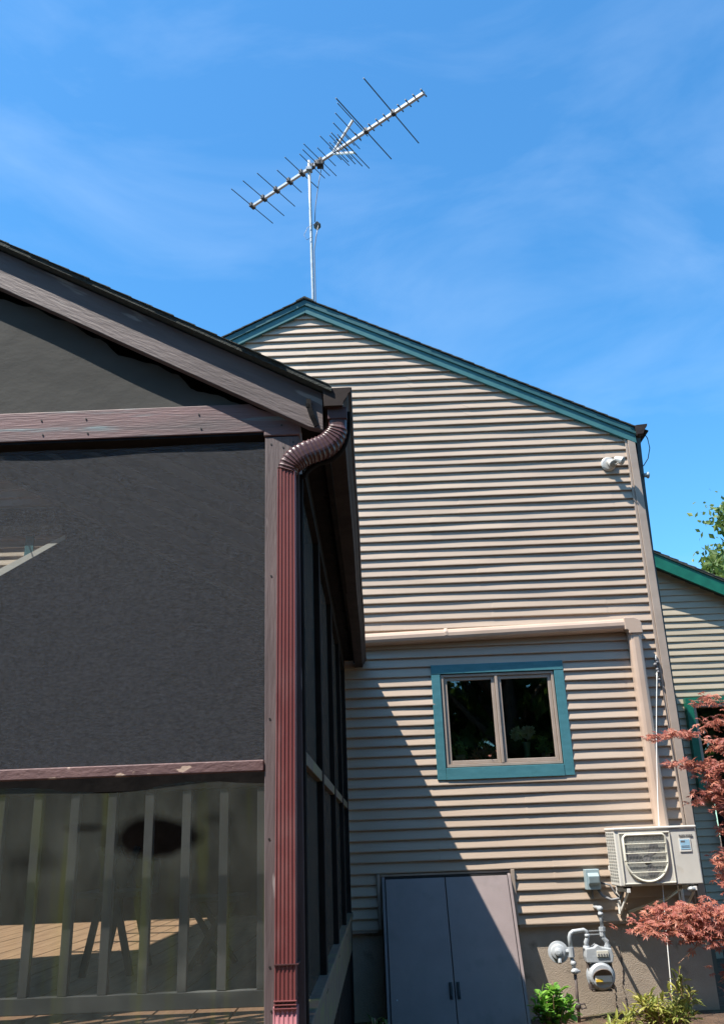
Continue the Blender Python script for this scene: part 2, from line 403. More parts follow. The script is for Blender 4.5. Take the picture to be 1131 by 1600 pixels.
# wall core behind the siding, with the window opening
c = MB()
WX0, WX1, WZ0, WZ1 = .60, 1.618, 2.17, 2.99
y0, y1 = YW+.006, YW+.14
c.box(HX0, WX0, y0, y1, .93, 3.80)
c.box(WX1, 2.62, y0, y1, .93, 3.80)
c.box(WX0, WX1, y0, y1, .93, WZ0); c.box(WX0, WX1, y0, y1, WZ1, 3.80)
c.prism([(HX0, 3.80), (2.62, 3.80), (2.62, 5.2), (AX, 6.78), (HX0, 3.82)], y0, y1)
c.build('wall', 'trimtan', house)
# foundation
fm = MB(); fm.box(HX0, -.0, YW+.03, YW+.3, GZ-.4, .935); fm.box(1.07, 2.64, YW+.03, YW+.3, GZ-.4, .935)
fm.box(-.0, 1.07, YW+.16, YW+.3, GZ-.4, .935)
fm.build('foundation', 'concrete', house)
# starter strip under the siding
MB().box(HX0, -.04, YW-.012, YW+.03, .905, .925).box(1.115, 2.6, YW-.012, YW+.03, .905, .925).build('starter_strip', 'trimtan', house)
random.seed(9)
vn = MB()
for x0, n_ in ((1.83, 26), (1.925, 30)):
    x = x0; z = GZ+.02
    for k in range(n_):
        z1 = z+random.uniform(.010, .022); x1 = x+random.uniform(-.008, .007)
        if random.random() < .75: vn.tube([(x, YW+.027, z), (x1, YW+.026, z1)], random.uniform(.002, .006), 5)
        z, x = z1, x1
vn.build('dried_vine', 'gasdark', house)
# rake boards (fascia) and frieze
for sgn, xe in ((1, 2.70), (-1, HX0-.1)):
    def q(x, dz): return (x, ztop(x)-dz)
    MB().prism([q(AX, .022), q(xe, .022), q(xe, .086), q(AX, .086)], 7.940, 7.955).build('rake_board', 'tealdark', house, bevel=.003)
    def q2(x, a): return (x, zfr(x)+a)
    xf = 2.66 if sgn > 0 else xe
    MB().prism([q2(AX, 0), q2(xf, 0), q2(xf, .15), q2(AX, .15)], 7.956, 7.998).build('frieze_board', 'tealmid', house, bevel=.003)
# roof: deck plus lapped shingle courses with a slightly ragged rake edge
for sgn, xe in ((1, 2.76), (-1, HX0-.15)):
    rf = MB(); rf.prism([(AX, ztop(AX)-.012), (xe, ztop(xe)-.012), (xe, ztop(xe)-.021), (AX, ztop(AX)-.021)], 7.957, 13.2)
    L_ = abs(xe-AX); n_ = int(L_/.105)
    for i in range(n_+1):
        xa = AX+sgn*i*.105; xb = AX+sgn*min(L_+.02, (i+1)*.105+.02)
        y_ = 7.926+random.uniform(-.002, .003)
        rf.prism([(xa, ztop(xa)-.006), (xb, ztop(xb)+.0), (xb, ztop(xb)-.010), (xa, ztop(xa)-.018)], y_, 13.2)
    rf.build('roof', 'shingle', house)
# ridge cap
MB().prism([(AX-.09, ztop(AX-.09)+.008), (AX, ztop(AX)+.012), (AX+.09, ztop(AX+.09)+.008), (AX+.09, ztop(AX+.09)-.01), (AX, ztop(AX)-.006), (AX-.09, ztop(AX-.09)-.01)], 7.922, 13.2).build('ridge_cap', 'shingle', house)
# corner post of the siding
cp = MB(); cp.box(2.552, 2.574, 7.972, 8.0, .91, 5.215).box(2.576, 2.645, 7.958, 8.05, .91, 5.185)
cp.build('corner_board', 'trimtan', house, bevel=.003)
# right side wall and back
sw = MB(); sw.box(2.60, 2.63, 8.05, 13.0, GZ-.3, 5.17); sw.build('side_wall', 'siding2', house)
MB().box(HX0, 2.62, 12.9, 13.0, GZ-.3, 3.9).prism([(HX0, 3.9), (2.62, 3.9), (2.62, 5.2), (AX, 6.8)], 12.9, 13.0).build('back_wall', 'siding2', house)
MB().box(HX0, HX0+.03, 8.14, 12.9, GZ-.3, 3.76).build('side_wall', 'siding2', house)
# eave gutter on the right, with its end toward us, and the dark downspout behind the corner
gt = MB(); gt.prism([(2.655, 5.315), (2.77, 5.325), (2.765, 5.30), (2.735, 5.26), (2.72, 5.225), (2.665, 5.22)], 7.90, 12.9)
gt.build('gutter', 'gutter', house)
gd = MB(); gd.sweep([(2.69, 8.02, 5.24), (2.685, 8.03, 5.15), (2.675, 8.06, 4.7), (2.662, 8.08, 4.0), (2.655, 8.08, .4)], [(-.024, -.024), (.024, -.024), (.024, .024), (-.024, .024)])
gd.build('downspout', 'black', house)
cw = MB(); cw.tube([(2.735, 7.96, 5.27), (2.775, 7.97, 5.20), (2.785, 7.98, 5.10), (2.76, 8.0, 5.0), (2.71, 8.02, 4.93)], .0045, 6); cw.build('cable', 'black', house, smooth=True)
MB().lathe((2.70, 8.04, 4.84), (1, 0, 0), [(0, .02), (.03, .022), (.045, .034), (.055, .03)], 14).build('junction_knob', 'box', house, smooth=True)
# sloped white trim and teal casing on the wall inside the porch, lit through an added roof opening
MB().prism([(-2.86, 4.385), (-3.46, 4.035), (-3.50, 4.085), (-3.50, 4.10), (-2.86, 4.44)], 7.970, 7.984).build('sloped_trim', 'white', house)
MB().box(-3.235, -3.155, 7.973, 7.985, 4.19, 4.45).build('corner_casing', 'teal', house)

# ------------------------------------------------------------------ window
tm = house
TX0, TX1, TZ0, TZ1 = .523, 1.70, 2.073, 3.063
win = MB().box(TX0, TX1, 7.972, 7.99, TZ1-.082, TZ1)
win.build('window', 'teal', house, bevel=.003)
wn = [o for o in house.children if o.name.startswith('window')][-1]
MB().box(TX0, TX0+.078, 7.974, 7.992, TZ0+.002, TZ1-.084).build('trim_board', 'teal', wn, bevel=.003)
MB().box(TX1-.084, TX1, 7.974, 7.992, TZ0+.002, TZ1-.084).build('trim_board', 'teal', wn, bevel=.003)
MB().box(TX0+.080, TX1-.086, 7.970, 7.992, TZ0, TZ0+.098).build('trim_board', 'teal', wn, bevel=.003)
fx0, fx1, fz0, fz1 = .607, 1.610, 2.176, 2.975
fr = MB()
fr.box(fx0, fx0+.022, 7.985, 8.06, fz0, fz1).box(fx1-.022, fx1, 7.985, 8.06, fz0, fz1).box(fx0+.022, fx1-.022, 7.985, 8.06, fz1-.022, fz1).box(fx0+.022, fx1-.022, 7.985, 8.06, fz0, fz0+.024)
xm = (fx0+fx1)/2-.012
fr.box(xm-.012, xm+.012, 7.983, 8.06, fz0+.024, fz1-.022)
fr.build('frame', 'trimtan', wn, bevel=.003)
for a, b in ((fx0+.024, xm-.014), (xm+.014, fx1-.024)):
    s = MB(); t_ = .03; z0, z1 = fz0+.026, fz1-.024
    s.box(a, a+t_, 8.0, 8.035, z0, z1).box(b-t_, b, 8.0, 8.035, z0, z1).box(a+t_, b-t_, 8.0, 8.035, z1-t_, z1).box(a+t_, b-t_, 8.0, 8.035, z0, z0+t_)
    s.build('sash', 'trimtan', wn, bevel=.004)
    MB().box(a+t_-.003, b-t_+.003, 8.015, 8.019, z0+t_-.003, z1-t_+.003).build('pane', 'glass', wn)
# room behind the window
rm = MB(); X0, X1, Y0, Y1, Z0, Z1 = .2, 2.3, 8.142, 10.4, 1.3, 3.6
rm.box(X0-.02, X0, Y0, Y1, Z0, Z1).box(X1, X1+.02, Y0, Y1, Z0, Z1).box(X0, X1, Y1, Y1+.02, Z0, Z1).box(X0, X1, Y0, Y1, Z0-.02, Z0).box(X0, X1, Y0, Y1, Z1, Z1+.02)
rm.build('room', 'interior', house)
MB().box(.56, 1.66, 8.062, 8.36, 2.155, 2.176).build('window_sill', 'trimtan', house)

def leafquad(mb, c, size, aspect=.5, nrm=None, tint=None, droop=0):
    a = Vector((random.gauss(0, 1), random.gauss(0, 1), random.gauss(0, .7))).normalized() if nrm is None else Vector(nrm).normalized()
    b = a.orthogonal().normalized(); ang = random.uniform(0, 6.28); b = (Matrix.Rotation(ang, 3, a) @ b)
    cc = a.cross(b).normalized(); c = Vector(c); s = size
    pts = [c, c+b*s*.45+cc*s*aspect*.5+a*s*.06, c+b*s, c+b*s*.45-cc*s*aspect*.5+a*s*.06]
    t = random.random() if tint is None else tint
    mb.add(pts, [(0, 1, 2, 3)], t)
def lobed(mb, c, size, nrm, lobes=7, tint=None, ang=None):
    nrm = Vector(nrm).normalized(); b = nrm.orthogonal().normalized()
    b = Matrix.Rotation(random.uniform(0, 6.28) if ang is None else ang, 3, nrm) @ b; cc = nrm.cross(b)
    c = Vector(c); t = random.random() if tint is None else tint
    for i in range(lobes):
        th = lerp(-2.1, 2.1, i/(lobes-1)); L_ = size*(1-.45*abs(th)/2.1)*random.uniform(.85, 1.1)
        dr = b*math.cos(th)+cc*math.sin(th); pp = nrm.cross(dr)
        bend = nrm*(-.18*L_)
        mb.add([c, c+dr*L_*.5+pp*L_*.13, c+dr*L_+bend, c+dr*L_*.5-pp*L_*.13], [(0, 1, 2, 3)], min(1, max(0, t+random.uniform(-.15, .15))))

# things standing on the window sill
random.seed(11)
def pot(x, y, label, mat_leaf, r_, h_, nleaf, spread, group, lh, size):
    t = thing('potted_plant', label, 'plant', (x, y, 2.177), group)
    MB().lathe((x, y, 2.177), (0, 0, 1), [(0, r_*.75), (h_*.8, r_), (h_*.82, r_*1.08), (h_, r_*1.08)], 16).build('pot', 'terracotta', t, smooth=True)
    mb = MB(); mb.open = True
    for _ in range(nleaf):
        a = random.uniform(0, 6.28); rr = spread*random.random()**.6
        leafquad(mb, (x+rr*math.cos(a), y+rr*math.sin(a)*.6, 2.177+h_+random.random()*lh*(1-rr/spread*.5)), size, .45)
    mb.build('leaves', mat_leaf, t)
pot(.745, 8.10, 'small green plant in a pale square pot at the left end of the window sill', 'plantleaf', .045, .11, 70, .06, 'plants on the window sill', .17, .055)
pot(.965, 8.10, 'low reddish plant on the window sill left of the mullion', 'pinkleaf', .04, .06, 190, .13, 'plants on the window sill', .12, .055)
pot(1.49, 8.10, 'bushy green plant in a small white pot at the right end of the sill', 'plantleaf', .035, .10, 150, .09, 'plants on the window sill', .17, .05)
v = thing('flower_vase', 'pale green glass vase of white flowers behind the right window pane', 'vase', (1.33, 8.10, 2.177))
MB().lathe((1.33, 8.10, 2.177), (0, 0, 1), [(0, .028), (.02, .034), (.12, .026), (.19, .036), (.20, .038)], 18).build('vase_body', noise_mat('green_glass', (.12, .24, .18), (.2, .34, .27), 5, .1, 0), v, smooth=True)
mb = MB()
for k in range(6):
    a = k*1.05; mb.tube([(1.33, 8.10, 2.3), (1.33+.03*math.cos(a), 8.10+.02*math.sin(a), 2.38), (1.30+.06*math.cos(a), 8.09+.03*math.sin(a), 2.44)], .003, 5)
mb.build('stems', 'plantleaf', v)
mb = MB(); mb.open = True
for k in range(14):
    c_ = (1.30+random.uniform(-.085, .085), 8.09+random.uniform(-.02, .02), 2.45+random.uniform(-.025, .03))
    for _ in range(14): leafquad(mb, c_, .05, .8)
mb.build('flowers', 'petal', v)

# ------------------------------------------------------------------ line-set cover
lc = thing('line_cover', 'tan plastic line cover running over the window and down to the outdoor unit', 'pipe cover', (2.36, YW, 1.64))
def prof_cover(wd, dp):    # rounded U section, (across, out)
    r_ = dp*.35; p = [(-wd, 0), (-wd, dp-r_), (-wd+r_*.35, dp-r_*.3), (-wd+r_, dp), (wd-r_, dp), (wd-r_*.35, dp-r_*.3), (wd, dp-r_), (wd, 0)]
    return p
pr_ = prof_cover(.052, .108)
def run(name, a, b, prof):
    a = Vector(a); b = Vector(b); t = (b-a).normalized(); out = Vector((0, -1, 0)); ac = t.cross(out).normalized()
    vs = [a+ac*p[0]+out*p[1] for p in prof]+[b+ac*p[0]+out*p[1] for p in prof]; k = len(prof)
    m_ = MB(); m_.add(vs, [(i, i+1, i+1+k, i+k) for i in range(k-1)]+[tuple(range(k)), tuple(range(2*k-1, k-1, -1))]+[(0, k, 2*k-1, k-1)])
    return m_.build(name, 'cover', lc, bevel=.006)
zA_, zB_ = 3.315, 3.352
run('horizontal_duct', (-.6, 7.985, zA_-.02), (2.305, 7.985, zB_), pr_)
run('vertical_duct', (2.362, 7.985, 3.30), (2.362, 7.985, 1.60), prof_cover(.056, .100))
run('coupling', (.66, 7.985, 3.3265), (.69, 7.985, 3.327), prof_cover(.055, .111))
run('coupling', (2.362, 7.985, 3.262), (2.362, 7.985, 3.25), prof_cover(.060, .104))
e = MB(); e.prism([(2.27, 3.296), (2.27, 3.408), (2.36, 3.410), (2.405, 3.39), (2.424, 3.35), (2.424, 3.262), (2.302, 3.262), (2.302, 3.285), (2.292, 3.295)], 7.873, 7.985)
e.build('corner_elbow', 'cover', lc, bevel=.016)

# ------------------------------------------------------------------ bulkhead hatch
hb = thing('cellar_hatch', 'grey sloping double cellar doors half in shadow under the window', 'cellar doors', (.54, 7.7, GZ))
HT = (7.975, 1.30); HB = (7.50, .20)     # (y, z) top and bottom of the door plane
def dp(t, off=0):
    y = lerp(HT[0], HB[0], t); z = lerp(HT[1], HB[1], t)
    nrm = Vector((0, -(HT[1]-HB[1]), (HT[0]-HB[0]))).normalized()
    return (y+nrm.y*off, z+nrm.z*off)
def slab(name, x0, x1, t0, t1, o0, o1, mat, parent, bevel=.004):
    p = [dp(t0, o0), dp(t1, o0), dp(t1, o1), dp(t0, o1)]
    return MB().extrude([(x0, y, z) for y, z in p], (x1-x0, 0, 0)).build(name, mat, parent, bevel=bevel)
dl = slab('door', .040, .527, .0, 1, -.02, .012, 'door', hb)
dr_ = slab('door', .533, 1.045, .0, 1, -.02, .012, 'door', hb)
for dd, x in ((dl, .488), (dr_, .545)):
    slab('handle', x, x+.026, .665, .765, .012, .02, 'black', dd, .003)
    slab('handle_grip', x+.008, x+.018, .67, .755, .021, .034, 'black', dd, .003)
slab('hinge_pin', .085, .094, .755, .763, .012, .016, 'mast', dl, .001)
for x0, x1 in ((.012, .034), (1.051, 1.073)):
    MB().extrude([(x0, 7.995, 1.325), (x0, dp(0, .0)[0], dp(0, .0)[1]), (x0, dp(1, .0)[0], dp(1, .0)[1]), (x0, 7.50, .1), (x0, 8.15, .1), (x0, 8.15, 1.325)], (x1-x0, 0, 0)).build('side_cheek', 'door', hb)
MB().box(.0, 1.08, 7.99, 8.15, 1.326, 1.34).build('head_flashing', 'trimtan', hb)
MB().box(-.03, -.005, 7.968, 8.05, .925, 1.345).build('side_trim', 'trimtan', hb, bevel=.003)
MB().box(1.078, 1.108, 7.968, 8.05, .925, 1.345).build('side_trim', 'trimtan', hb, bevel=.003)
MB().box(.034, 1.051, 7.99, 8.14, .2, 1.325).build('back_panel', 'black', hb)

# ------------------------------------------------------------------ outdoor unit
ac = thing('outdoor_unit', 'ivory mini split outdoor unit bracketed on the wall beside the corner', 'air conditioner', (2.2, 7.77, 1.12))
AX0, AX1, AY0, AY1, AZ0, AZ1 = 1.875, 2.525, 7.60, 7.90, 1.20, 1.635
MB().box(AX0, AX1, AY0+.004, AY1, AZ0, AZ1-.022).build('casing', 'acw', ac, bevel=.01)
MB().box(AX0-.006, AX1+.006, AY0-.006, AY1+.006, AZ1-.020, AZ1).build('lid', 'acw', ac, bevel=.008)
# side louvres
sv = MB()
for i in range(16):
    for j in range(4):
        z = AZ0+.035+i*.0235; y = AY0+.03+j*.066
        sv.box(AX0-.003, AX0+.0005, y, y+.045, z, z+.012)
sv.build('side_vent', 'fin', ac)
# fan opening: square-topped, round-bottomed recess
cx, cz, hw = 2.105, 1.425, .165
shape = []
for k in range(0, 33):
    a = math.pi + math.pi*k/32
    shape.append((cx+hw*math.cos(a), cz-.03+hw*math.sin(a)))
shape += [(cx+hw, cz+.135), (cx+hw-.02, cz+.152), (cx-hw+.02, cz+.152), (cx-hw, cz+.135)]
MB().prism(shape, AY0-.002, AY0+.003).build('coil', 'fin', ac)
rim = MB(); P_ = [Vector((x, AY0-.006, z)) for x, z in shape]; P_.append(P_[0]); P_.append(P_[1])
rim.tube(P_, .010, 8, up=(0, 1, 0)); rim.build('fan_rim', 'wire', ac, smooth=True)
pn = MB()
x0, x1, z0, z1 = cx-.195, cx+.205, AZ0+.018, AZ1-.045
for a, b in (((x0, z0), (x1, z0)), ((x1, z0), (x1, z1)), ((x1, z1), (x0, z1)), ((x0, z1), (x0, z0))):
    pn.tube([(a[0], AY0-.001, a[1]), (b[0], AY0-.001, b[1])], .0055, 6, up=(0, 1, 0))
pn.build('grille_frame', 'acgrey', ac)
gw = MB()
for z in (cz+.085, cz+.015, cz-.055, cz-.125):
    hw2 = hw if z > cz-.03 else math.sqrt(max(0, hw**2-(z-cz+.03)**2))
    gw.tube([(cx-hw2, AY0-.014, z), (cx+hw2, AY0-.014, z)], .0032, 6, up=(0, 1, 0))
for k in range(29):
    x = cx-hw+.0113*(k+1)-.004
    zb = cz-.03-math.sqrt(max(0, hw**2-(x-cx)**2))
    gw.tube([(x, AY0-.011, zb), (x, AY0-.011, cz+.152)], .0005, 4, up=(0, 1, 0))
gw.build('grille', 'wire', ac)
fb = MB()
for k in range(3):
    a = .5+k*2.094; b_ = a+.75
    pts = [(cx, AY0-.004, cz-.03), (cx+.13*math.cos(a), AY0-.004, cz-.03+.13*math.sin(a)), (cx+.15*math.cos((a+b_)/2), AY0-.004, cz-.03+.15*math.sin((a+b_)/2)), (cx+.13*math.cos(b_), AY0-.004, cz-.03+.13*math.sin(b_))]
    fb.extrude(pts, (0, .0012, 0))
fb.cyl((cx, AY0-.008, cz-.03), (cx, AY0-.003, cz-.03), .03)
fb.build('fan_blades', 'ink', ac)
MB().box(cx+.208, cx+.211, AY0-.001, AY0+.004, AZ0, AZ1-.03).build('panel_seam', 'ink', ac)
# maker's plate and energy label
ink = MB()
xx = 2.385
for w_, gap in ((.012, .003), (.004, .003), (.010, .003), (.012, .006), (.012, .003), (.010, .003), (.012, .003), (.010, 0)):
    ink.box(xx, xx+w_, AY0-.0022, AY0+.001, 1.553, 1.567); xx += w_+gap
ink.build('maker_lettering', 'ink', ac)
st = MB().box(2.378, 2.470, AY0-.0015, AY0+.002, 1.440, 1.538).build('label_sticker', 'white', ac)
MB().box(2.386, 2.462, AY0-.003, AY0+.001, 1.456, 1.530).build('label_print', 'sticker', st)
MB().box(2.392, 2.425, AY0-.004, AY0+.001, 1.510, 1.522).box(2.392, 2.456, AY0-.004, AY0+.001, 1.480, 1.484).box(2.392, 2.456, AY0-.004, AY0+.001, 1.470, 1.473).build('label_print', 'ink', st)
br = MB()
for x in (1.935, 2.455):
    br.box(x-.012, x+.012, 7.60, 7.97, 1.155, 1.185)
    br.box(x-.012, x+.012, 7.955, 7.975, .98, 1.40)
    br.extrude([(x-.006, 7.62, 1.155), (x-.006, 7.65, 1.155), (x-.006, 7.965, 1.0), (x-.006, 7.965, .97)], (.012, 0, 0))
br.box(1.88, 2.52, 7.945, 7.957, 1.31, 1.345)
br.build('bracket', 'white', ac, bevel=.002)
for x in (1.935, 2.455):
    for y in (7.62, 7.83): MB().box(x-.03, x+.03, y, y+.04, 1.185, 1.20).build('foot', 'black', ac)
MB().ball((2.43, 7.62, 1.165), .035, .03, .022).build('drain_cap', 'mast', ac, smooth=True)
MB().tube([(2.36, 7.93, 1.62), (2.40, 7.95, 1.3), (2.44, 7.9, 1.16), (2.30, 7.9, 1.08), (2.12, 7.92, 1.03), (2.0, 7.95, .99)], .012, 8).build('refrigerant_hose', 'wire', ac, smooth=True)
MB().tube([(2.35, 7.7, 1.19), (2.35, 7.7, 1.07)], .006, 6).build('drain_pipe', 'white', ac)

# ------------------------------------------------------------------ disconnect box with whip
bx = thing('disconnect_box', 'small blue grey electrical disconnect box on the siding left of the outdoor unit', 'electrical box', (1.735, 7.94, 1.17))
MB().box(1.675, 1.79, 7.90, 7.985, 1.17, 1.325).build('enclosure', 'box', bx, bevel=.005)
MB().extrude([(1.69, 7.90, 1.20), (1.69, 7.87, 1.22), (1.69, 7.862, 1.275), (1.69, 7.90, 1.30)], (.088, 0, 0)).build('lid_hood', 'box', bx, bevel=.006)
MB().tube([(1.77, 7.94, 1.17), (1.80, 7.92, 1.12), (1.86, 7.9, 1.09), (1.93, 7.88, 1.10), (1.97, 7.86, 1.18)], .011, 8).build('conduit_whip', 'ink', bx, smooth=True)
MB().tube([(1.80, 7.95, 1.22), (1.87, 7.93, 1.20), (1.90, 7.92, 1.14), (1.94, 7.92, 1.09)], .008, 8).build('conduit_whip', 'ink', bx, smooth=True)
MB().box(1.725, 1.735, 7.96, 7.98, 1.10, 1.17).build('ground_strap', 'ink', bx)

# ------------------------------------------------------------------ gas meter
gm = thing('gas_meter', 'grey gas meter with round regulator and riser pipe against the foundation', 'gas meter', (1.62, 7.75, GZ))
pip = MB()
gy = 7.78
pip.tube([(1.735, 8.03, 1.035), (1.735, 7.85, 1.04), (1.735, gy+.03, 1.035), (1.733, gy, 1.01), (1.732, gy, .90)], .014, 10)
pip.cyl((1.735, gy+.045, 1.036), (1.735, gy+.015, 1.036), .021); pip.cyl((1.733, gy, .985), (1.733, gy, 1.01), .02)
pip.ball((1.735, gy, 1.037), .021)
pip.build('outlet_pipe', 'gas', gm, smooth=True)
p2 = MB()
p2.cyl((1.732, gy, .905), (1.732, gy, .875), .027, n=8); p2.cyl((1.728, gy, .87), (1.728, gy, .84), .022, n=8)
p2.tube([(1.728, gy, .86), (1.735, gy, .825), (1.755, gy, .80), (1.757, gy, .755)], .019, 10)
p2.cyl((1.757, gy, .775), (1.757, gy, .745), .026, n=8)
p2.build('outlet_union', 'gas', gm, smooth=False)
p3 = MB()
p3.tube([(1.607, gy, .845), (1.603, gy, .82), (1.592, gy, .80), (1.592, gy, .75)], .018, 10)
p3.cyl((1.592, gy, .775), (1.592, gy, .745), .026, n=8)
p3.cyl((1.607, gy, .86), (1.607, gy, .835), .022, n=8)
p3.tube([(1.607, gy, .85), (1.605, gy, .875), (1.585, gy, .888), (1.55, gy, .884), (1.50, gy, .88), (1.478, gy, .865), (1.468, gy, .84), (1.468, gy, .745)], .0165, 10)
p3.build('inlet_pipe', 'gas', gm, smooth=True)
MB().box(1.625, 1.715, gy-.004, gy+.004, .876, .884).box(1.625, 1.715, gy-.004, gy+.004, .850, .858).build('tie_bar', 'mast', gm)
rg = MB()
rg.lathe((1.375, gy+.04, .735), (-.15, -1, .05), [(0, .03), (.012, .076), (.024, .08), (.032, .08), (.036, .06), (.052, .052), (.06, .03), (.09, .026), (.095, .012)], 28)
rg.build('regulator', 'gas', gm, smooth=False, bevel=.002)
r2 = MB(); r2.tube([(1.375, gy+.02, .735), (1.468, gy, .74)], .02, 10); r2.cyl((1.468, gy, .77), (1.468, gy, .70), .025, n=10)
r2.tube([(1.37, gy-.03, .70), (1.365, gy-.05, .665)], .014, 8)
r2.build('regulator_body', 'gas', gm)
ri = MB(); ri.tube([(1.468, gy, .72), (1.475, gy, .65), (1.48, gy, .60)], .016, 8); ri.ball((1.478, gy, .655), .024); ri.ball((1.483, gy-.005, .60), .03, .022, .025)
ri.cyl((1.45, gy-.02, .60), (1.52, gy-.01, .60), .010)
ri.build('shutoff_valve', 'gas', gm, smooth=True)
MB().tube([(1.483, gy, .60), (1.478, gy, .42), (1.475, gy, GZ-.05)], .0125, 8).build('riser_pipe', 'gasdark', gm, smooth=True)
rv = MB(); rv.ball((1.477, gy, .36), .026, .022, .03); rv.tube([(1.40, gy, .375), (1.47, gy-.01, .37), (1.53, gy, .375), (1.54, gy, .345), (1.50, gy, .34)], .007, 6); rv.build('ground_clamp', 'gasdark', gm, smooth=True)
# body
hd = MB()
hd.extrude([(1.575, gy-.055, .66), (1.775, gy-.055, .655), (1.785, gy-.055, .70), (1.775, gy-.055, .755), (1.70, gy-.055, .765), (1.67, gy-.055, .785), (1.64, gy-.055, .765), (1.575, gy-.055, .76), (1.568, gy-.055, .70)], (0, .12, 0))
hd.build('meter_head', 'gas', gm, bevel=.008)
MB().box(1.655, 1.745, gy-.064, gy-.05, .70, .742).build('index_window', 'acgrey', gm, bevel=.002)
lens = MB()
for k in range(4): lens.cyl((1.668+k*.021, gy-.066, .715), (1.668+k*.021, gy-.062, .715), .008, n=10)
lens.build('index_dial', 'ink', gm)
bd = MB()
bd.lathe((1.675, gy+.06, .565), (0, -1, 0), [(0, .07), (.01, .098), (.05, .102), (.07, .104), (.075, .112), (.082, .112), (.086, .102), (.12, .094), (.135, .08), (.138, .02)], 30)
bd.build('meter_body', 'gas', gm, bevel=.002)
MB().cyl((1.675, gy-.075, .565), (1.675, gy-.082, .560), .074, n=28).build('front_cover', 'gasdark', gm)
MB().box(1.615, 1.740, gy-.092, gy-.080, .530, .578).build('data_plate', 'white', gm)
MB().box(1.617, 1.670, gy-.096, gy-.090, .532, .550).build('data_plate', 'yellow', gm)
MB().box(1.58, 1.60, gy-.03, gy+.03, .47, .67).box(1.75, 1.77, gy-.03, gy+.03, .47, .67).box(1.60, 1.75, gy-.03, gy+.03, .455, .47).build('meter_casing', 'gasdark', gm, bevel=.004)

# ------------------------------------------------------------------ floodlight
fl = thing('floodlight', 'grey twin head floodlight on the siding near the top right corner', 'light', (2.38, 7.97, 4.93))
MB().lathe((2.36, 7.985, 4.945), (0, -1, 0), [(0, .072), (.02, .072), (.032, .06), (.036, .03)], 24).build('base_plate', 'lamp', fl, bevel=.002)
MB().tube([(2.37, 7.95, 4.945), (2.385, 7.91, 4.945), (2.40, 7.88, 4.94)], .013, 8).build('arm', 'lamp', fl, smooth=True)
def head(c_, ax):
    c_ = Vector(c_); ax = Vector(ax).normalized()
    h = MB(); h.lathe(c_, ax, [(0, .018), (.01, .026), (.05, .034), (.085, .042), (.09, .040)], 18); hh = h.build('lamp_head', 'lamp', fl, smooth=False)
    MB().lathe(c_+ax*.088, ax, [(0, .036), (.006, .034), (.010, .01)], 18).build('lens', 'fin', hh)
head((2.355, 7.95, 4.965), (.25, -.55, -.5))
head((2.40, 7.89, 4.965), (.65, -.35, -.42))
MB().tube([(2.37, 7.95, 4.93), (2.40, 7.88, 4.90), (2.42, 7.84, 4.90)], .006, 6).build('sensor_arm', 'lamp', fl)

# ------------------------------------------------------------------ hanging cord
hc = thing('hanging_cord', 'thin white cord hanging from a hook by the corner board down to the soil', 'cord', (2.13, 7.52, GZ))
pts = []
A_, B_ = Vector((2.525, 7.955, 2.95)), Vector((2.115, 7.50, GZ))
for i in range(25):
    t = i/24; p = A_.lerp(B_, t); p.x += -.055*math.sin(math.pi*t)*(1-.3*t); pts.append(p)
MB().tube(pts, .0038, 6).build('cord_line', 'white', hc, smooth=True)
kn = MB(); random.seed(5)
for k in range(9): kn.ball((2.525+random.uniform(-.012, .012), 7.95+random.uniform(-.01, .01), 3.03-k*.022), .012+.006*random.random(), n=8, m=5)
kn.build('chain_knot', 'ink', hc, smooth=True)
MB().tube([(2.535, 7.985, 3.06), (2.53, 7.95, 3.07), (2.525, 7.945, 3.04)], .005, 6).build('hook', 'white', hc)

# ------------------------------------------------------------------ wing of the house on the right
wg = thing('house_wing', 'lower tan sided wing with dark green rake board behind the corner', 'house', (5.2, 11.1, GZ))
YG = 11.1; GS = .505
def zg(x): return 4.955 - GS*(x-3.66)
def siding_wing():
    mb = MB(); mb.open = True; z = 2.02; k = 0; ex = .0852
    while z < 5.2:
        xa = lambda zz: min(7.6, 3.66+(4.77-zz)/GS)
        e0, e1 = xa(z), xa(z+ex)
        if e0 < 2.75: break
        e1 = max(e1, 2.7)
        m_ = 12; vs = []
        spans = [(2.65, e0, e1)] if z > 3.08 else [(2.65, 3.79, 3.79), (5.4, 7.6, 7.6)]
        for s0, e0_, e1_ in spans:
            vs = []
            for i in range(m_+1):
                t = i/m_; xb = lerp(s0, e0_, t); xt = lerp(s0, e1_, t); w_ = wob(xb, k+50)
                vs += [(xt, YG, z+ex), (xb, YG-.016+w_, z+.006), (xb, YG-.0155+w_, z-.001), (xb, YG, z-.0015)]
            fs = []
            for i in range(m_):
                o = i*4; p = o+4; fs += [(o, o+1, p+1, p), (o+1, o+2, p+2, p+1), (o+2, o+3, p+3, p+2)]
            mb.add(vs, fs)
        z += ex; k += 1
    mb.build('siding', 'siding2', wg)
siding_wing()
MB().prism([(2.66, GZ-.2), (3.78, GZ-.2), (3.78, 3.10), (5.42, 3.10), (5.42, GZ-.2), (7.6, GZ-.2), (7.6, 2.78), (3.66, 4.77), (2.66, 4.8)], YG+.008, YG+.15).build('wall', 'siding2', wg)
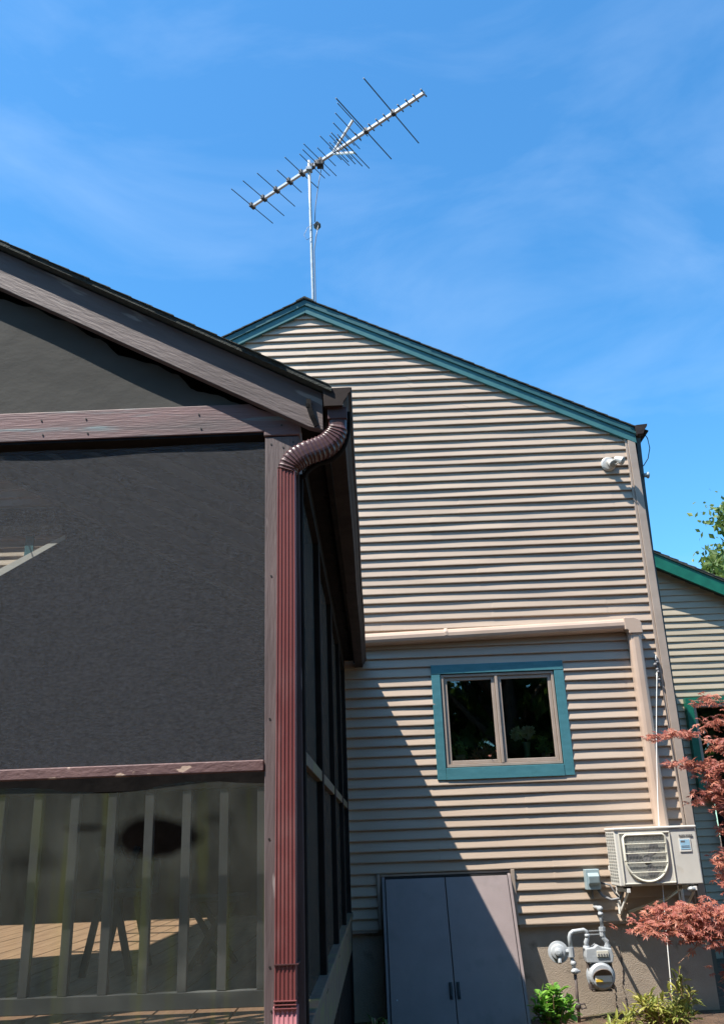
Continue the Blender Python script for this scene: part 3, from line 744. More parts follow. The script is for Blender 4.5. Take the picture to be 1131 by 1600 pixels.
# lower siding below the window band
lw = MB(); lw.open = True
z = .5
while z < 1.93:
    lw.add([(2.65, YG, z+.0852), (2.65, YG-.016, z+.004), (2.65, YG, z), (3.95, YG, z+.0852), (3.95, YG-.016, z+.004), (3.95, YG, z)], [(0, 1, 4, 3), (1, 2, 5, 4)]); z += .0852
lw.build('siding', 'siding2', wg)
MB().prism([(3.0, zg(3.0)-.02), (7.9, zg(7.9)-.02), (7.9, zg(7.9)-.215), (3.0, zg(3.0)-.215)], 10.93, 10.965).build('rake_board', 'green', wg, bevel=.003)
MB().prism([(3.0, zg(3.0)-.06), (7.9, zg(7.9)-.06), (7.9, zg(7.9)-.10), (3.0, zg(3.0)-.10)], 10.967, 11.10).build('soffit', 'green', wg)
rf = MB(); rf.prism([(2.66, zg(2.66)), (8.0, zg(8.0)), (8.0, zg(8.0)-.03), (2.66, zg(2.66)-.03)], 10.915, 15.5)
for i in range(50):
    xa = 2.66+i*.105; xb = xa+.13
    rf.prism([(xa, zg(xa)), (xb, zg(xb)+.014), (xb, zg(xb)), (xa, zg(xa)-.008)], 10.912+random.uniform(-.004, .004), 15.5)
rf.build('roof', 'shingle', wg)
# deep window with green casing
gw_ = MB().box(3.775, 5.45, 11.0, 11.085, 3.03, 3.10).box(3.775, 3.86, 11.0, 11.085, 2.0, 3.03).box(5.36, 5.45, 11.0, 11.085, 2.0, 3.03)
gwn = gw_.build('window', 'green', wg, bevel=.003)
MB().box(3.862, 5.358, 11.02, 11.10, 2.99, 3.028).box(3.862, 3.90, 11.03, 11.14, 2.0, 2.99).box(3.90, 5.358, 11.03, 11.14, 2.0, 2.04).box(4.60, 4.64, 11.03, 11.14, 2.04, 2.99).build('frame', 'trimtan', gwn, bevel=.003)
MB().box(3.90, 4.60, 11.10, 11.105, 2.04, 2.99).build('pane', 'glass', gwn)
MB().box(4.64, 5.358, 11.10, 11.105, 2.04, 2.99).build('pane', 'glass', gwn)
MB().box(3.88, 5.38, 11.16, 11.9, 1.98, 2.0).box(3.88, 5.38, 11.9, 11.95, 1.9, 3.1).box(3.88, 3.9, 11.16, 11.9, 2.0, 3.05).box(5.36, 5.38, 11.16, 11.9, 2.0, 3.05).box(3.88, 5.38, 11.16, 11.9, 3.05, 3.1).build('room', 'interior', wg)
MB().box(3.55, 5.5, 10.95, 11.09, 1.93, 2.0).build('ledge', 'darkbox', wg)
MB().box(3.96, 5.5, 11.0, 11.09, GZ, 1.93).build('cladding', 'darkbox', wg)
MB().box(2.66, 3.0, 11.3, 15.4, GZ, 4.4).build('side_wall', 'siding2', wg)

# ------------------------------------------------------------------ antenna
random.seed(21)
an = thing('television_antenna', 'long silver rooftop antenna with crosswise rods on a thin mast over the ridge', 'antenna', (-.52, 9.0, 6.9))
MB().tube([(-.522, 9.0, 6.75), (-.523, 9.0, 7.68), (-.535, 9.0, 9.0), (-.539, 9.0, 9.68)], .019, 10).build('mast', 'mast', an, smooth=True)
ZA = 9.574
B0, B1 = Vector((-1.339, 9.674, ZA)), Vector((.856, 7.879, ZA))
bdv = B1-B0
MB().sweep([B0, B1], [(-.017, -.017), (.017, -.017), (.017, .017), (-.017, .017)]).build('boom', 'boom', an)
# fraction along the boom, half length far side, half length near side, tube radius, hub size
def elem(t, ha, hb_, rad=.0075, hub=.03, z=0, c=None, name='element'):
    c = B0+bdv*t if c is None else Vector(c)
    c = c + Vector((0, 0, z))
    m_ = MB(); m_.tube([c-EL*ha, c+EL*hb_], rad, 6)
    if hub: m_.sweep([c-EL*hub*1.5, c+EL*hub*1.5], [(-.022, -.02), (.022, -.02), (.022, .032), (-.022, .032)])
    return m_.build(name, 'rod', an)
EL = Vector((.54, .842, 0)).normalized()
ELEMS = [(-.002, .42, .43, .006, .03), (.076, .42, .425, .006, .03), (.159, .392, .386, .006, .03), (.243, .26, .25, .006, .03), (.321, .355, .345, .006, .03),
         (.385, .27, .26, .0055, .02), (.412, .30, .27, .0055, .025), (.436, .36, .33, .0055, .025), (.470, .20, .19, .0055, 0), (.52, .32, .30, .0055, 0), (.555, .25, .24, .0055, 0), (.585, .20, .22, .0055, 0), (.615, .17, .17, .0055, 0),
         (.694, .625, .57, .0075, .02), (.841, .63, .585, .0075, .02)]
ELEMS += [(t, .072, .06, .0085, 0) for t in (.649, .724, .764, .803, .879, .919, .957, .997)]
for t, a, b_, rad, hub in ELEMS: elem(t, a, b_, rad, hub)
# corner reflector arms (upper and lower) with their own rods
V0 = B0+bdv*.50
for sg, tip in ((1, V0+bdv*.125+Vector((0, 0, .30))), (-1, V0+bdv*.125+Vector((0, 0, -.20)))):
    arm = MB().sweep([V0, tip], [(-.012, -.012), (.012, -.012), (.012, .012), (-.012, .012)]).build('reflector_arm', 'boom', an)
    for k in range(5):
        c = V0.lerp(tip, .16+.21*k); hl = .13+.05*k
        m_ = MB(); m_.tube([c-EL*hl, c+EL*hl], .006, 6); m_.build('reflector_rod', 'rod', arm)
hbx = MB(); hc_ = B0+bdv*.43
hbx.box(hc_.x-.04, hc_.x+.04, hc_.y-.05, hc_.y+.05, ZA-.075, ZA-.018); hbx.build('balun_box', 'black', an, bevel=.005)
MB().box(-.575, -.50, 8.95, 9.03, ZA-.06, ZA-.02).build('mast_clamp', 'mast', an)
MB().extrude([(-.50, 8.99, 8.70), (-.455, 8.97, 8.735), (-.41, 8.97, 8.69), (-.455, 8.99, 8.655)], (0, .07, 0)).build('amplifier_box', 'black', an, bevel=.004)
MB().tube([(hc_.x+.02, hc_.y, ZA-.07), (-.42, 8.95, 9.3), (-.47, 8.97, 8.95), (-.48, 8.97, 8.72)], .005, 6).tube([(-.44, 8.97, 8.66), (-.47, 8.97, 8.5), (-.495, 8.975, 8.3), (-.49, 8.975, 7.6), (-.50, 8.975, 6.95)], .006, 6).tube([(-.50, 8.97, 8.68), (-.57, 8.97, 8.64), (-.615, 8.97, 8.53), (-.58, 8.97, 8.46), (-.52, 8.97, 8.50)], .003, 5).build('cable', 'ink', an, smooth=True)

# ------------------------------------------------------------------ screened porch
PF = 3.05
po = thing('screened_porch', 'dark brown screened porch with sloping roof in front of the house', 'porch', (-1.8, 5.5, GZ))
RS = .5475
def zr(x): return 3.226 - RS*(x+.143)          # right slope, top of shingles
RX = -3.5
ZR = zr(RX); LXE = -6.8
def zl(x): return ZR + RS*(x-RX)
posts = MB().box(-.368, -.240, PF, PF+.13, GZ-.2, 3.045).build('post', 'woodpost', po, bevel=.004)
nl = MB()
random.seed(2)
for x, z in ((-.345, 3.015), (-.262, 3.02), (-.30, 3.0), (-.345, 2.5), (-.35, 2.0), (-.268, 2.76), (-.352, 1.62), (-.35, 1.25), (-.345, 1.13)): nl.cyl((x, PF+.002, z), (x, PF-.0015, z), .0035, n=8)
for x in (-1.05, -.62, -.315, -1.22): nl.cyl((x, PF-.002, 3.15), (x, PF-.0065, 3.15), .0035, n=8).cyl((x+.01, PF-.002, 3.09), (x+.01, PF-.0065, 3.09), .0035, n=8)
nl.build('nail', 'black', po)
MB().prism([(LXE+.2, 3.187), (-.43, 3.187), (-.395, 3.165), (-.236, 3.10), (-.236, 3.049), (-.372, 3.049), (-.372, 3.066), (LXE+.2, 3.066)], PF-.004, PF+.10).build('beam', 'woodx', po, bevel=.004)
for x in (-1.62, -2.9, -4.2, -5.5, -6.6):
    MB().box(x-.065, x+.065, PF+.001, PF+.13, GZ-.2, 3.045).build('post', 'woodpost', po, bevel=.004)
MB().box(-6.5, -.372, PF+.0, PF+.1, 3.056, 3.0655).build('beam_shade_strip', 'darkbox', po)  # dark strip added for the shade under the beam
# mid rail in front of the screens
MB().box(-1.555, -.370, PF-.006, PF+.03, 1.832, 1.868).build('rail', 'rail', po, bevel=.004)
MB().box(-2.835, -1.685, PF-.006, PF+.03, 1.832, 1.868).build('rail', 'rail', po, bevel=.004)
# upper screens, slightly uneven cloth
def sheet(name, x0, x1, zbot, topf, Y, mat, nx=40, nz=24, amp=.004, seed=0):
    mb = MB(); mb.open = True; vs = []
    for j in range(nz+1):
        for i in range(nx+1):
            x = lerp(x0, x1, i/nx); zt = topf(x); z = lerp(zbot(x) if callable(zbot) else zbot, zt, j/nz)
            y = Y + amp*math.sin(3.1*x+1.7*z+seed)*math.sin(2.3*z+seed*2) + amp*.5*math.sin(9*x+4*z+seed)*(j/nz)**2
            vs.append((x, y, z))
    mb.add(vs, [(j*(nx+1)+i, j*(nx+1)+i+1, (j+1)*(nx+1)+i+1, (j+1)*(nx+1)+i) for j in range(nz) for i in range(nx)])
    return mb.build(name, mat, po, smooth=True)
def interp(tab):
    def f_(x):
        if x <= tab[0][0]: return tab[0][1]
        for (xa, za), (xb, zb) in zip(tab, tab[1:]):
            if x <= xb:
                t = (x-xa)/(xb-xa); t = t*t*(3-2*t)
                return lerp(za, zb, t)
        return tab[-1][1]
    return f_
sheet('upper_screen', -1.555, -.370, 1.868, lambda x: 3.032+.003*math.sin(9*x), PF+.016, 'screen', amp=.003)
sheet('upper_screen', -2.835, -1.69, 1.868, lambda x: 3.03, PF+.016, 'screen', amp=.003)
film = [(-1.56, 1.812), (-1.249, 1.811), (-1.138, 1.807), (-.994, 1.79), (-.883, 1.781), (-.773, 1.785), (-.689, 1.803), (-.624, 1.809), (-.53, 1.805), (-.437, 1.797), (-.369, 1.793)]
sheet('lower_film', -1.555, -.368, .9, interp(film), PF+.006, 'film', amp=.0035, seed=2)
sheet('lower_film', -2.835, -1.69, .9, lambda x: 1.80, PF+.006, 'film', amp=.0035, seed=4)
MB().box(-6.6, -.37, PF+.012, PF+.12, .80, .90).build('sill_beam', 'sillwood', po, bevel=.004)
# gable cloth, sagging below the rake
cl = [(-3.6, 4.78), (-2.2, 4.08), (-1.454, 3.716), (-1.324, 3.67), (-1.183, 3.601), (-1.033, 3.511), (-.934, 3.428), (-.818, 3.394), (-.722, 3.343), (-.637, 3.261), (-.552, 3.24), (-.497, 3.207), (-.44, 3.18)]
sheet('gable_cloth', -3.6, -.45, 3.10, interp(cl), PF+.012, 'cloth', nx=120, nz=40, amp=.012, seed=1)
MB().prism([(-3.5, 3.12), (-.45, 3.12), (-3.5, zr(-3.5)-.1)], PF+.16, PF+.18).build('gable_liner', 'black', po)
# rake boards
def qz(x, dz): return (x, zr(x)-dz)
MB().prism([qz(RX, .028), qz(-.146, .028), (-.146, 3.046), qz(-.20, .195), qz(RX, .195)], 3.01, PF-.006).build('rake_board', 'woodrake', po, bevel=.003)
MB().prism([(RX, ZR-.028), (LXE, zl(LXE)-.028), (LXE, zl(LXE)-.195), (RX, ZR-.195)], 3.01, PF-.006).build('rake_board', 'woodrake', po, bevel=.003)
# roof with two unseen openings added to let in sun patches; each opening is traced along the sunlight from the patch it throws
def clipx(poly, xr, keep_right):
    out = []
    for i in range(len(poly)):
        a, b = poly[i], poly[(i+1) % len(poly)]
        ia = (a[0] >= xr) == keep_right; ib = (b[0] >= xr) == keep_right
        if ia: out.append(a)
        if ia != ib:
            t = (xr-a[0])/(b[0]-a[0]); out.append(tuple(lerp(a[k], b[k], t) for k in range(3)))
    return out
def toroof(p, side, dz):
    # move back along the sun ray until the roof plane (lowered by dz)
    # z + t = zplane(x - .43 t)
    x, y, z = p
    s_ = -RS if side > 0 else RS
    base = (3.226 - RS*.143) if side > 0 else (ZR - RS*RX)
    t = (base - dz + s_*x - z)/(1 + s_*SUN.x)
    return (x-SUN.x*t, y-SUN.y*t, z+t)
FZ = 1.07
patches = [[(-3.14, 7.90, FZ), (-2.72, 7.90, FZ), (-1.40, 7.90, FZ), (-1.40, 5.62, FZ), (-2.10, 5.36, FZ), (-3.2, 5.30, FZ), (-3.9, 6.2, FZ)],
           [(-3.52, 7.98, 3.92), (-3.52, 7.98, 4.43), (-2.90, 7.98, 4.43), (-2.83, 7.98, 4.40), (-2.86, 7.98, 4.30)]]
for side in (1, -1):
    xa, xb = (-.11, RX) if side > 0 else (LXE-.1, RX)
    Ya, Yb = 2.972, 8.0
    planes = []
    for dz in (.0, .020):
        outer = [(xa, Ya), (xb, Ya), (xb, Yb), (xa, Yb)]
        hl = []
        for pt in patches:
            p3 = [toroof(p, side, dz) for p in pt]
            p3 = clipx(p3, RX+(.002 if side > 0 else -.002), side > 0)
            if len(p3) >= 3: hl.append([(x, min(y, Yb-.004)) for x, y, z in p3])
        planes.append((outer, hl, dz))
    zf = (lambda x, dz: zr(x)-dz) if side > 0 else (lambda x, dz: zl(x)-dz)
    mb = MB()
    for outer, hl, dz in planes:
        loops = [[Vector((x, y, 0)) for x, y in outer]]+[[Vector((x, y, 0)) for x, y in h] for h in hl]
        tri = tessellate_polygon(loops); flat = [p for lp in loops for p in lp]
        mb.add([(p.x, p.y, zf(p.x, dz)) for p in flat], [tuple(t) for t in tri])
    for (la, lb) in zip([planes[0][0]]+planes[0][1], [planes[1][0]]+planes[1][1]):
        k = len(la)
        for i in range(k):
            a, b = la[i], la[(i+1) % k]; a2, b2 = lb[i], lb[(i+1) % k]
            mb.add([(a[0], a[1], zf(a[0], 0)), (b[0], b[1], zf(b[0], 0)), (b2[0], b2[1], zf(b2[0], .020)), (a2[0], a2[1], zf(a2[0], .020))], [(0, 1, 2, 3)])
    rfo = mb.build('roof', 'shingle', po)
    for h in planes[0][1]:
        m_ = MB(); m_.open = True
        m_.add([(x, y, zf(x, 0)+.006) for x, y in h], [tuple(range(len(h)))]); m_.build('sun_patch_pane', 'glass', rfo)
# shingle edge along the rake, course by course
sh = MB()
i = 0; x = -.118
while x > RX:
    xb = max(RX, x-.085); y_ = 2.966+random.uniform(-.003, .003)
    sh.prism([(x, zr(x)+.005), (xb, zr(xb)+.001), (xb, zr(xb)+.0003), (x, zr(x)+.0003)], y_, 3.4); x = xb
sh.build('shingle_edge', 'shingle', po)
# rafters and dark ceiling members seen from below at the eave
for k in range(8):
    y = 3.35+k*.55
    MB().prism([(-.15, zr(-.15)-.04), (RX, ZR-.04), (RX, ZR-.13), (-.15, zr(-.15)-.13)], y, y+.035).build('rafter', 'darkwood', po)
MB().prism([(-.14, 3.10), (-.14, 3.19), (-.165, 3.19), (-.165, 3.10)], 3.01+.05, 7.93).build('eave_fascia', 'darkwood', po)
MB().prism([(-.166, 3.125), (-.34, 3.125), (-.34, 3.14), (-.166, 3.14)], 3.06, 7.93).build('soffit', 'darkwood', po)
# side wall: posts, rail, screens, beam, sill
SX = -.245
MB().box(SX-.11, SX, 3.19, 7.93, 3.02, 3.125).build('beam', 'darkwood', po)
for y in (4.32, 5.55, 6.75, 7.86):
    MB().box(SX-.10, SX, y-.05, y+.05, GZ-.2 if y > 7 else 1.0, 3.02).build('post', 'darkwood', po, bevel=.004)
ysp = [3.18, 4.27, 4.37, 5.5, 5.6, 6.7, 6.8, 7.81]
for a, b in zip(ysp[::2], ysp[1::2]):
    MB().box(SX-.05, SX-.004, a+.002, b-.002, 1.868, 1.915).build('rail', 'sillwood', po, bevel=.003)
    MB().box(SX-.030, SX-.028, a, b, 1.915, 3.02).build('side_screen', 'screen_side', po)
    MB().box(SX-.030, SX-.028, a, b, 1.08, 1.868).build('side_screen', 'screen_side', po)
MB().box(SX-.10, SX+.012, 3.19, 7.93, 1.035, 1.072).build('sill', 'sillwood', po, bevel=.005)
MB().box(SX-.06, SX-.002, 3.19, 7.93, .80, 1.033).build('rim_joist', 'sillwood', po, bevel=.004)
for k in range(28):
    y = 3.25+k*.165
    MB().box(SX-.035, SX-.018, y, y+.12, GZ+.02, .80).build('skirt_board', 'darkwood', po)
# floor: boards along the depth
for k in range(44):
    x = -.372-.142*k-.006
    if x-.134 < -6.6: break
    MB().box(x-.134, x, 3.19, 7.93, FZ-.035, FZ+random.uniform(-.001, .001)).build('floor_board', 'deck', po)
# left side (outside the frame)
MB().box(-6.66, -6.60, 3.2, 7.93, .8, 1.9).box(-6.66, -6.60, 3.2, 7.93, 2.95, 3.1).build('side_panel', 'darkwood', po)
MB().box(-3.10, -1.6, 7.945, 7.958, 1.072, 3.98).prism([(-1.6, 1.072), (-.36, 1.072), (-.36, 3.3), (-1.6, 3.97)], 7.945, 7.958).box(-6.5, -3.52, 7.945, 7.958, 1.072, 3.2).box(-3.52, -3.10, 7.945, 7.958, 1.072, 3.98).prism([(-3.52, 3.98), (-2.83, 3.98), (-2.83, 4.375), (-2.87, 4.375), (-3.52, 3.995)], 7.945, 7.958).prism([(-2.83, 3.98), (-2.80, 3.98), (-2.80, 4.7), (-2.83, 4.7)], 7.945, 7.958).prism([(-2.83, 3.98), (-1.6, 3.98), (-2.83, 4.66)], 7.945, 7.958).box(-3.6, -2.83, 7.945, 7.958, 4.44, 4.72).build('inner_shade_panel', 'darkbox', po)  # near-black sheets stand in for deep shade on the inner wall
# railing behind the film
MB().box(-6.5, -.37, 3.185, 3.215, 1.122, 1.172).build('bottom_rail', 'baluster', po, bevel=.003)
MB().box(-6.5, -.37, 3.18, 3.22, 1.79, 1.87).build('top_rail', 'darkwood', po, bevel=.003)
for k in range(22):
    x = -.393-.1275*k
    if any(abs(x-px) < .09 for px in (-1.62, -2.9)): continue
    MB().box(x-.015, x+.015, 3.185, 3.213, 1.172, 1.79).build('baluster', 'baluster', po, bevel=.002)
# gutter along the right eave (K profile) with its front end cap
gk = [(-.143, 3.205), (-.139, 3.132), (-.072, 3.132), (-.066, 3.150), (-.056, 3.165), (-.050, 3.180), (-.040, 3.188), (-.037, 3.205), (-.046, 3.206)]
gm_ = MB(); n_ = len(gk)
g0, g1 = 2.985, 7.985
def gsh(p, y):
    t = (y-g0)/(g1-g0); return (p[0]-.012*t, y, p[1]-.058*t)
ks = 14; vs = []
for j in range(ks+1):
    y = lerp(g0, g1, j/ks)
    for p in gk: vs.append(gsh((p[0]+.0018*math.sin(y*3.1), p[1]+.002*math.sin(y*2.2)), y))
fs = [(j*n_+i, j*n_+i+1, (j+1)*n_+i+1, (j+1)*n_+i) for j in range(ks) for i in range(n_-1)]
gm_.add(vs, fs); gm_.open = True
gto = gm_.build('gutter', 'gutter', po)
gto.modifiers.new('thickness', 'SOLIDIFY').thickness = .0025
MB().prism([(x, z) for x, z in gk], g0-.004, g0).build('end_cap', 'gutter', gto)
# downspout: outlet, ribbed elbow, long ribbed tube, lower elbow
def ribprof(wx, wy, nr=5, depth=.0035):
    p = []
    # front face (towards -Y) with ribs, then back
    m_ = nr*6
    for i in range(m_+1):
        t = i/m_; x = lerp(-wx, wx, t)
        p.append((x, -wy + (depth if (i % 6) in (2, 3, 4) and 0 < i < m_ else 0)))
    p += [(wx+.002, -wy+.004), (wx+.002, wy-.004), (wx, wy), (-wx, wy), (-wx-.002, wy-.004), (-wx-.002, -wy+.004)]
    return p
def hsweep(path, prof, scl=None):
    # profile x along the local right of the path seen from the front, profile y along world Y
    path = [Vector(p) for p in path]; n = len(path); vs = []; k = len(prof)
    for i, p in enumerate(path):
        t = (path[min(i+1, n-1)]-path[max(i-1, 0)]).normalized()
        yv = Vector((0, 1, 0)); yv = (yv-t*t.dot(yv)).normalized(); xv = t.cross(yv).normalized()
        s_ = scl[i] if scl else 1
        for a, c in prof: vs.append(p-xv*a*s_*(1 if t.z > 0 else -1)*-1+yv*c*s_)
    fs = [(i*k+j, i*k+(j+1) % k, (i+1)*k+(j+1) % k, (i+1)*k+j) for i in range(n-1) for j in range(k)]
    fs += [tuple(range(k-1, -1, -1)), tuple(range((n-1)*k, n*k))]
    m_ = MB(); m_.add(vs, fs); return m_
dsy = 3.012
dso = hsweep([(-.283, dsy, 2.885), (-.286, dsy, 2.4), (-.292, dsy, 1.8), (-.297, dsy, 1.15)], ribprof(.0305, .030, 5, .0022)).build('downspout', 'down', po)
# elbow path: bezier-like S
ctl = [(-.092, 3.03, 3.10), (-.094, 3.03, 3.055), (-.108, 3.028, 3.02), (-.135, 3.022, 2.99), (-.172, 3.016, 2.970), (-.21, 3.012, 2.955), (-.245, 3.012, 2.935), (-.270, dsy, 2.91), (-.2825, dsy, 2.88)]
def cat(pts, n=8):
    P = [Vector(p) for p in pts]; out = []
    for i in range(len(P)-1):
        a = P[max(i-1, 0)]; b = P[i]; c = P[i+1]; e = P[min(i+2, len(P)-1)]
        for j in range(n):
            t = j/n; out.append(.5*((2*b)+(c-a)*t+(2*a-5*b+4*c-e)*t*t+(3*b-a-3*c+e)*t**3))
    out.append(P[-1]); return out
ep = cat(ctl, 8)
scl = []
for i in range(len(ep)):
    e_ = min(1, min(i-3, len(ep)-1-i)/14) if i > 3 else 0
    s_ = (.95+.17*e_)*(1.07 if (i % 3 == 0) else .99)
    scl.append(s_ if i > 7 else .95)
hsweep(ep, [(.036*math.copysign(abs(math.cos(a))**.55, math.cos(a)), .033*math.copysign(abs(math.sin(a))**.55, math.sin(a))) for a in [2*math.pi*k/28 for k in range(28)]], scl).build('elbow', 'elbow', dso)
MB().box(-.128, -.056, 2.996, 3.064, 3.085, 3.133).build('outlet', 'elbow', dso, bevel=.002)
MB().box(-.330, -.256, dsy-.034, dsy+.036, 1.262, 1.2655).build('strap', 'elbow', dso)
lw_ = MB()
for z in (1.166, 1.156, 1.146): lw_.box(-.331, -.262, dsy-.036, dsy+.034, z-.002, z+.002)
lw_.build('crimp', 'down', dso, bevel=.0015)
le = cat([(-.297, dsy, 1.15), (-.297, dsy-.002, 1.12), (-.297, dsy-.02, 1.07), (-.297, dsy-.06, 1.02), (-.297, dsy-.12, .97), (-.297, dsy-.2, .93)], 6)
hsweep(le, ribprof(.034, .031, 5, .003)).build('elbow', noise_mat('pink_faded_elbow', (.34, .13, .15), (.44, .19, .21), 4, .3, .05), dso)
# strap hook and hanging cable by the outlet
hk = MB(); hk.sweep([(-.199, 3.0, 3.172), (-.197, 2.995, 3.135), (-.187, 2.995, 3.10), (-.170, 3.0, 3.06)], [(-.009, -.004), (.009, -.004), (.009, .004), (-.009, .004)], up=(0, 1, 0))
hk.box(-.208, -.196, 2.990, 3.0, 3.135, 3.15); hk.build('gutter_strap', 'darkbox', po)
cb = MB(); cb.tube(cat([(-.050, 3.04, 3.13), (-.053, 3.045, 3.06), (-.075, 3.05, 2.985), (-.12, 3.06, 2.945), (-.18, 3.06, 2.925), (-.225, 3.06, 2.88), (-.236, 3.06, 2.80), (-.238, 3.06, 2.0), (-.240, 3.06, 1.0)], 5), .0085, 8)
cb.build('drip_tube', 'darkwood', po, smooth=True)

# ------------------------------------------------------------------ furniture in the porch
ch = thing('folding_chair', 'dark folding chair with crossed legs behind the railing in the porch', 'chair', (-1.35, 4.6, FZ))
for x0, x1 in ((-1.30, -1.37), (-1.24, -1.15)):
    for dy in (0, .35):
        MB().sweep([(x1, 4.5+dy, FZ), (x0, 4.5+dy, 1.42), ((x0*2-x1), 4.5+dy, 1.62)], [(-.014, -.014), (.014, -.014), (.014, .014), (-.014, .014)], up=(0, 1, 0)).build('leg', 'interior', ch)
MB().box(-1.42, -1.12, 4.47, 4.87, 1.40, 1.425).build('seat', 'interior', ch, bevel=.005)
MB().box(-1.42, -1.12, 4.86, 4.885, 1.43, 1.56).build('backrest', 'interior', ch, bevel=.005)
sb = thing('side_stool', 'small dark stool with slanted leg near the right post inside the porch', 'stool', (-.75, 4.7, FZ))
MB().box(-.95, -.66, 4.55, 4.85, 1.36, 1.385).build('seat', 'interior', sb, bevel=.005)
for x0, x1 in ((-.90, -.72), (-.72, -.90)):
    for dy in (0, .26):
        MB().sweep([(x0, 4.57+dy, 1.36), (x1, 4.57+dy, FZ)], [(-.012, -.012), (.012, -.012), (.012, .012), (-.012, .012)], up=(0, 1, 0)).build('leg', 'interior', sb)

# ------------------------------------------------------------------ plants
random.seed(31)
mp_ = thing('japanese_maple', 'red leaved japanese maple reaching in from the right in front of the corner', 'tree', (3.15, 7.1, GZ))
tr = MB()
tr.tube([(3.15, 7.1, GZ-.1), (3.10, 7.08, .7), (3.02, 7.05, 1.1), (2.98, 7.0, 1.5), (3.0, 6.95, 2.0), (3.1, 6.9, 2.6)], [.045, .038, .032, .026, .018, .008], 8)
tr.build('trunk', 'bark', mp_, smooth=True)
twigs = MB(); lv = MB(); lv.open = True
# each branch: path then spray of leaves around the outer part
branches = [
    ([(3.02, 7.05, .95), (2.75, 6.95, .90), (2.45, 6.95, .875), (2.2, 6.95, .90), (2.0, 6.95, .97), (1.86, 6.95, .98)], .012, 230, (.13, .16, .045), .35),
    ([(2.45, 6.95, .875), (2.3, 6.98, .94), (2.15, 6.98, 1.03), (2.02, 6.98, 1.05)], .007, 170, (.15, .14, .05), .2),
    ([(3.0, 7.0, 1.1), (2.7, 6.95, 1.02), (2.45, 6.9, 1.03), (2.25, 6.9, 1.08)], .008, 210, (.12, .16, .06), .3),
    ([(2.25, 6.93, .88), (2.12, 6.9, .80), (2.03, 6.9, .735)], .004, 0, (.05, .05, .03), .8),
    ([(2.12, 6.9, .80), (2.10, 6.9, .755)], .003, 0, (.02, .02, .02), .8),
    ([(2.98, 7.0, 1.3), (2.75, 6.95, 1.28), (2.55, 6.95, 1.26)], .006, 200, (.11, .14, .07), .3),
    ([(3.0, 7.0, 1.5), (2.8, 6.98, 1.42), (2.60, 6.98, 1.40), (2.5, 6.98, 1.37)], .006, 120, (.08, .14, .05), .4),
    ([(3.0, 6.98, 1.6), (2.85, 6.97, 1.62), (2.62, 6.97, 1.66)], .006, 70, (.09, .12, .04), .4),
    ([(3.0, 6.97, 1.7), (2.8, 6.97, 1.76), (2.55, 6.97, 1.86), (2.42, 6.97, 1.80)], .006, 150, (.12, .14, .05), .35),
    ([(2.7, 6.97, 1.80), (2.5, 6.97, 1.93), (2.40, 6.97, 2.03)], .004, 40, (.05, .12, .025), .3),
    ([(3.0, 6.95, 1.85), (2.8, 6.96, 1.98), (2.62, 6.96, 2.04), (2.42, 6.96, 2.03)], .006, 110, (.12, .14, .03), .3),
    ([(3.0, 6.95, 1.95), (2.8, 6.96, 2.12), (2.62, 6.96, 2.2)], .006, 80, (.08, .14, .045), .4),
    ([(2.7, 6.96, 2.07), (2.45, 6.96, 2.25), (2.30, 6.96, 2.285), (2.12, 6.96, 2.27)], .0035, 70, (.07, .12, .022), .5),
    ([(2.55, 6.96, 1.95), (2.35, 6.96, 2.06), (2.18, 6.96, 2.07)], .003, 34, (.06, .1, .018), .5),
    ([(3.05, 6.93, 2.3), (2.85, 6.95, 2.36), (2.70, 6.95, 2.38)], .006, 90, (.08, .14, .045), .4),
    ([(3.05, 6.93, 2.15), (2.85, 6.95, 2.22), (2.72, 6.95, 2.26)], .006, 70, (.06, .12, .03), .5),
    ([(3.1, 7.08, .75), (2.8, 7.0, .70), (2.55, 7.0, .68), (2.42, 7.0, .60)], .006, 150, (.10, .14, .06), .4),
]
for path, rad, nl_, sp, st_ in branches:
    P = cat(path, 5); twigs.tube(P, [max(.002, rad*(1-.75*i/(len(P)-1))) for i in range(len(P))], 6)
    for _ in range(int(nl_*1.5)):
        t = lerp(st_, 1.05, random.random()); i = min(len(P)-1, int(t*(len(P)-1)))
        c = P[i]+Vector((random.gauss(0, sp[0]), random.gauss(0, sp[1]), random.gauss(0, sp[2])))*.62
        if random.random() < .07: twigs.tube([P[i], P[i].lerp(c, .6)+Vector((0, 0, .01)), c], .0016, 4)
        lobed(lv, c, random.uniform(.035, .060), (random.gauss(0, .45), random.gauss(-.35, .45), 1), 7, min(1, max(0, random.gauss(.35, .3))))
for p_, q_, z0_, z1_ in ((2.62, 3.3, 1.0, 2.6),):
    layers = [.62, .98, 1.12, 1.28, 1.42, 1.60, 1.74, 1.90, 2.06, 2.22, 2.38, 2.52]
    for z_ in layers:
        yy = random.uniform(6.85, 7.2); x_ = random.uniform(2.42, 2.58)
        P = cat([(3.05, 7.02, z_-.12), (2.85, yy, z_-.03), (x_, yy, z_)], 5); twigs.tube(P, [.006-.0004*i for i in range(len(P))], 5)
        for _ in range(150):
            q = random.random(); x = lerp(x_, 3.2, q)
            lobed(lv, (x, yy+random.gauss(0, .10), z_-.10*q*q+random.gauss(0, .028)), random.uniform(.035, .06), (random.gauss(0, .5), random.gauss(-.3, .5), 1), 7, min(1, max(0, random.gauss(.4, .3))))
twigs.build('branches', 'twig', mp_, smooth=True)
lv.build('leaves', 'maple', mp_)

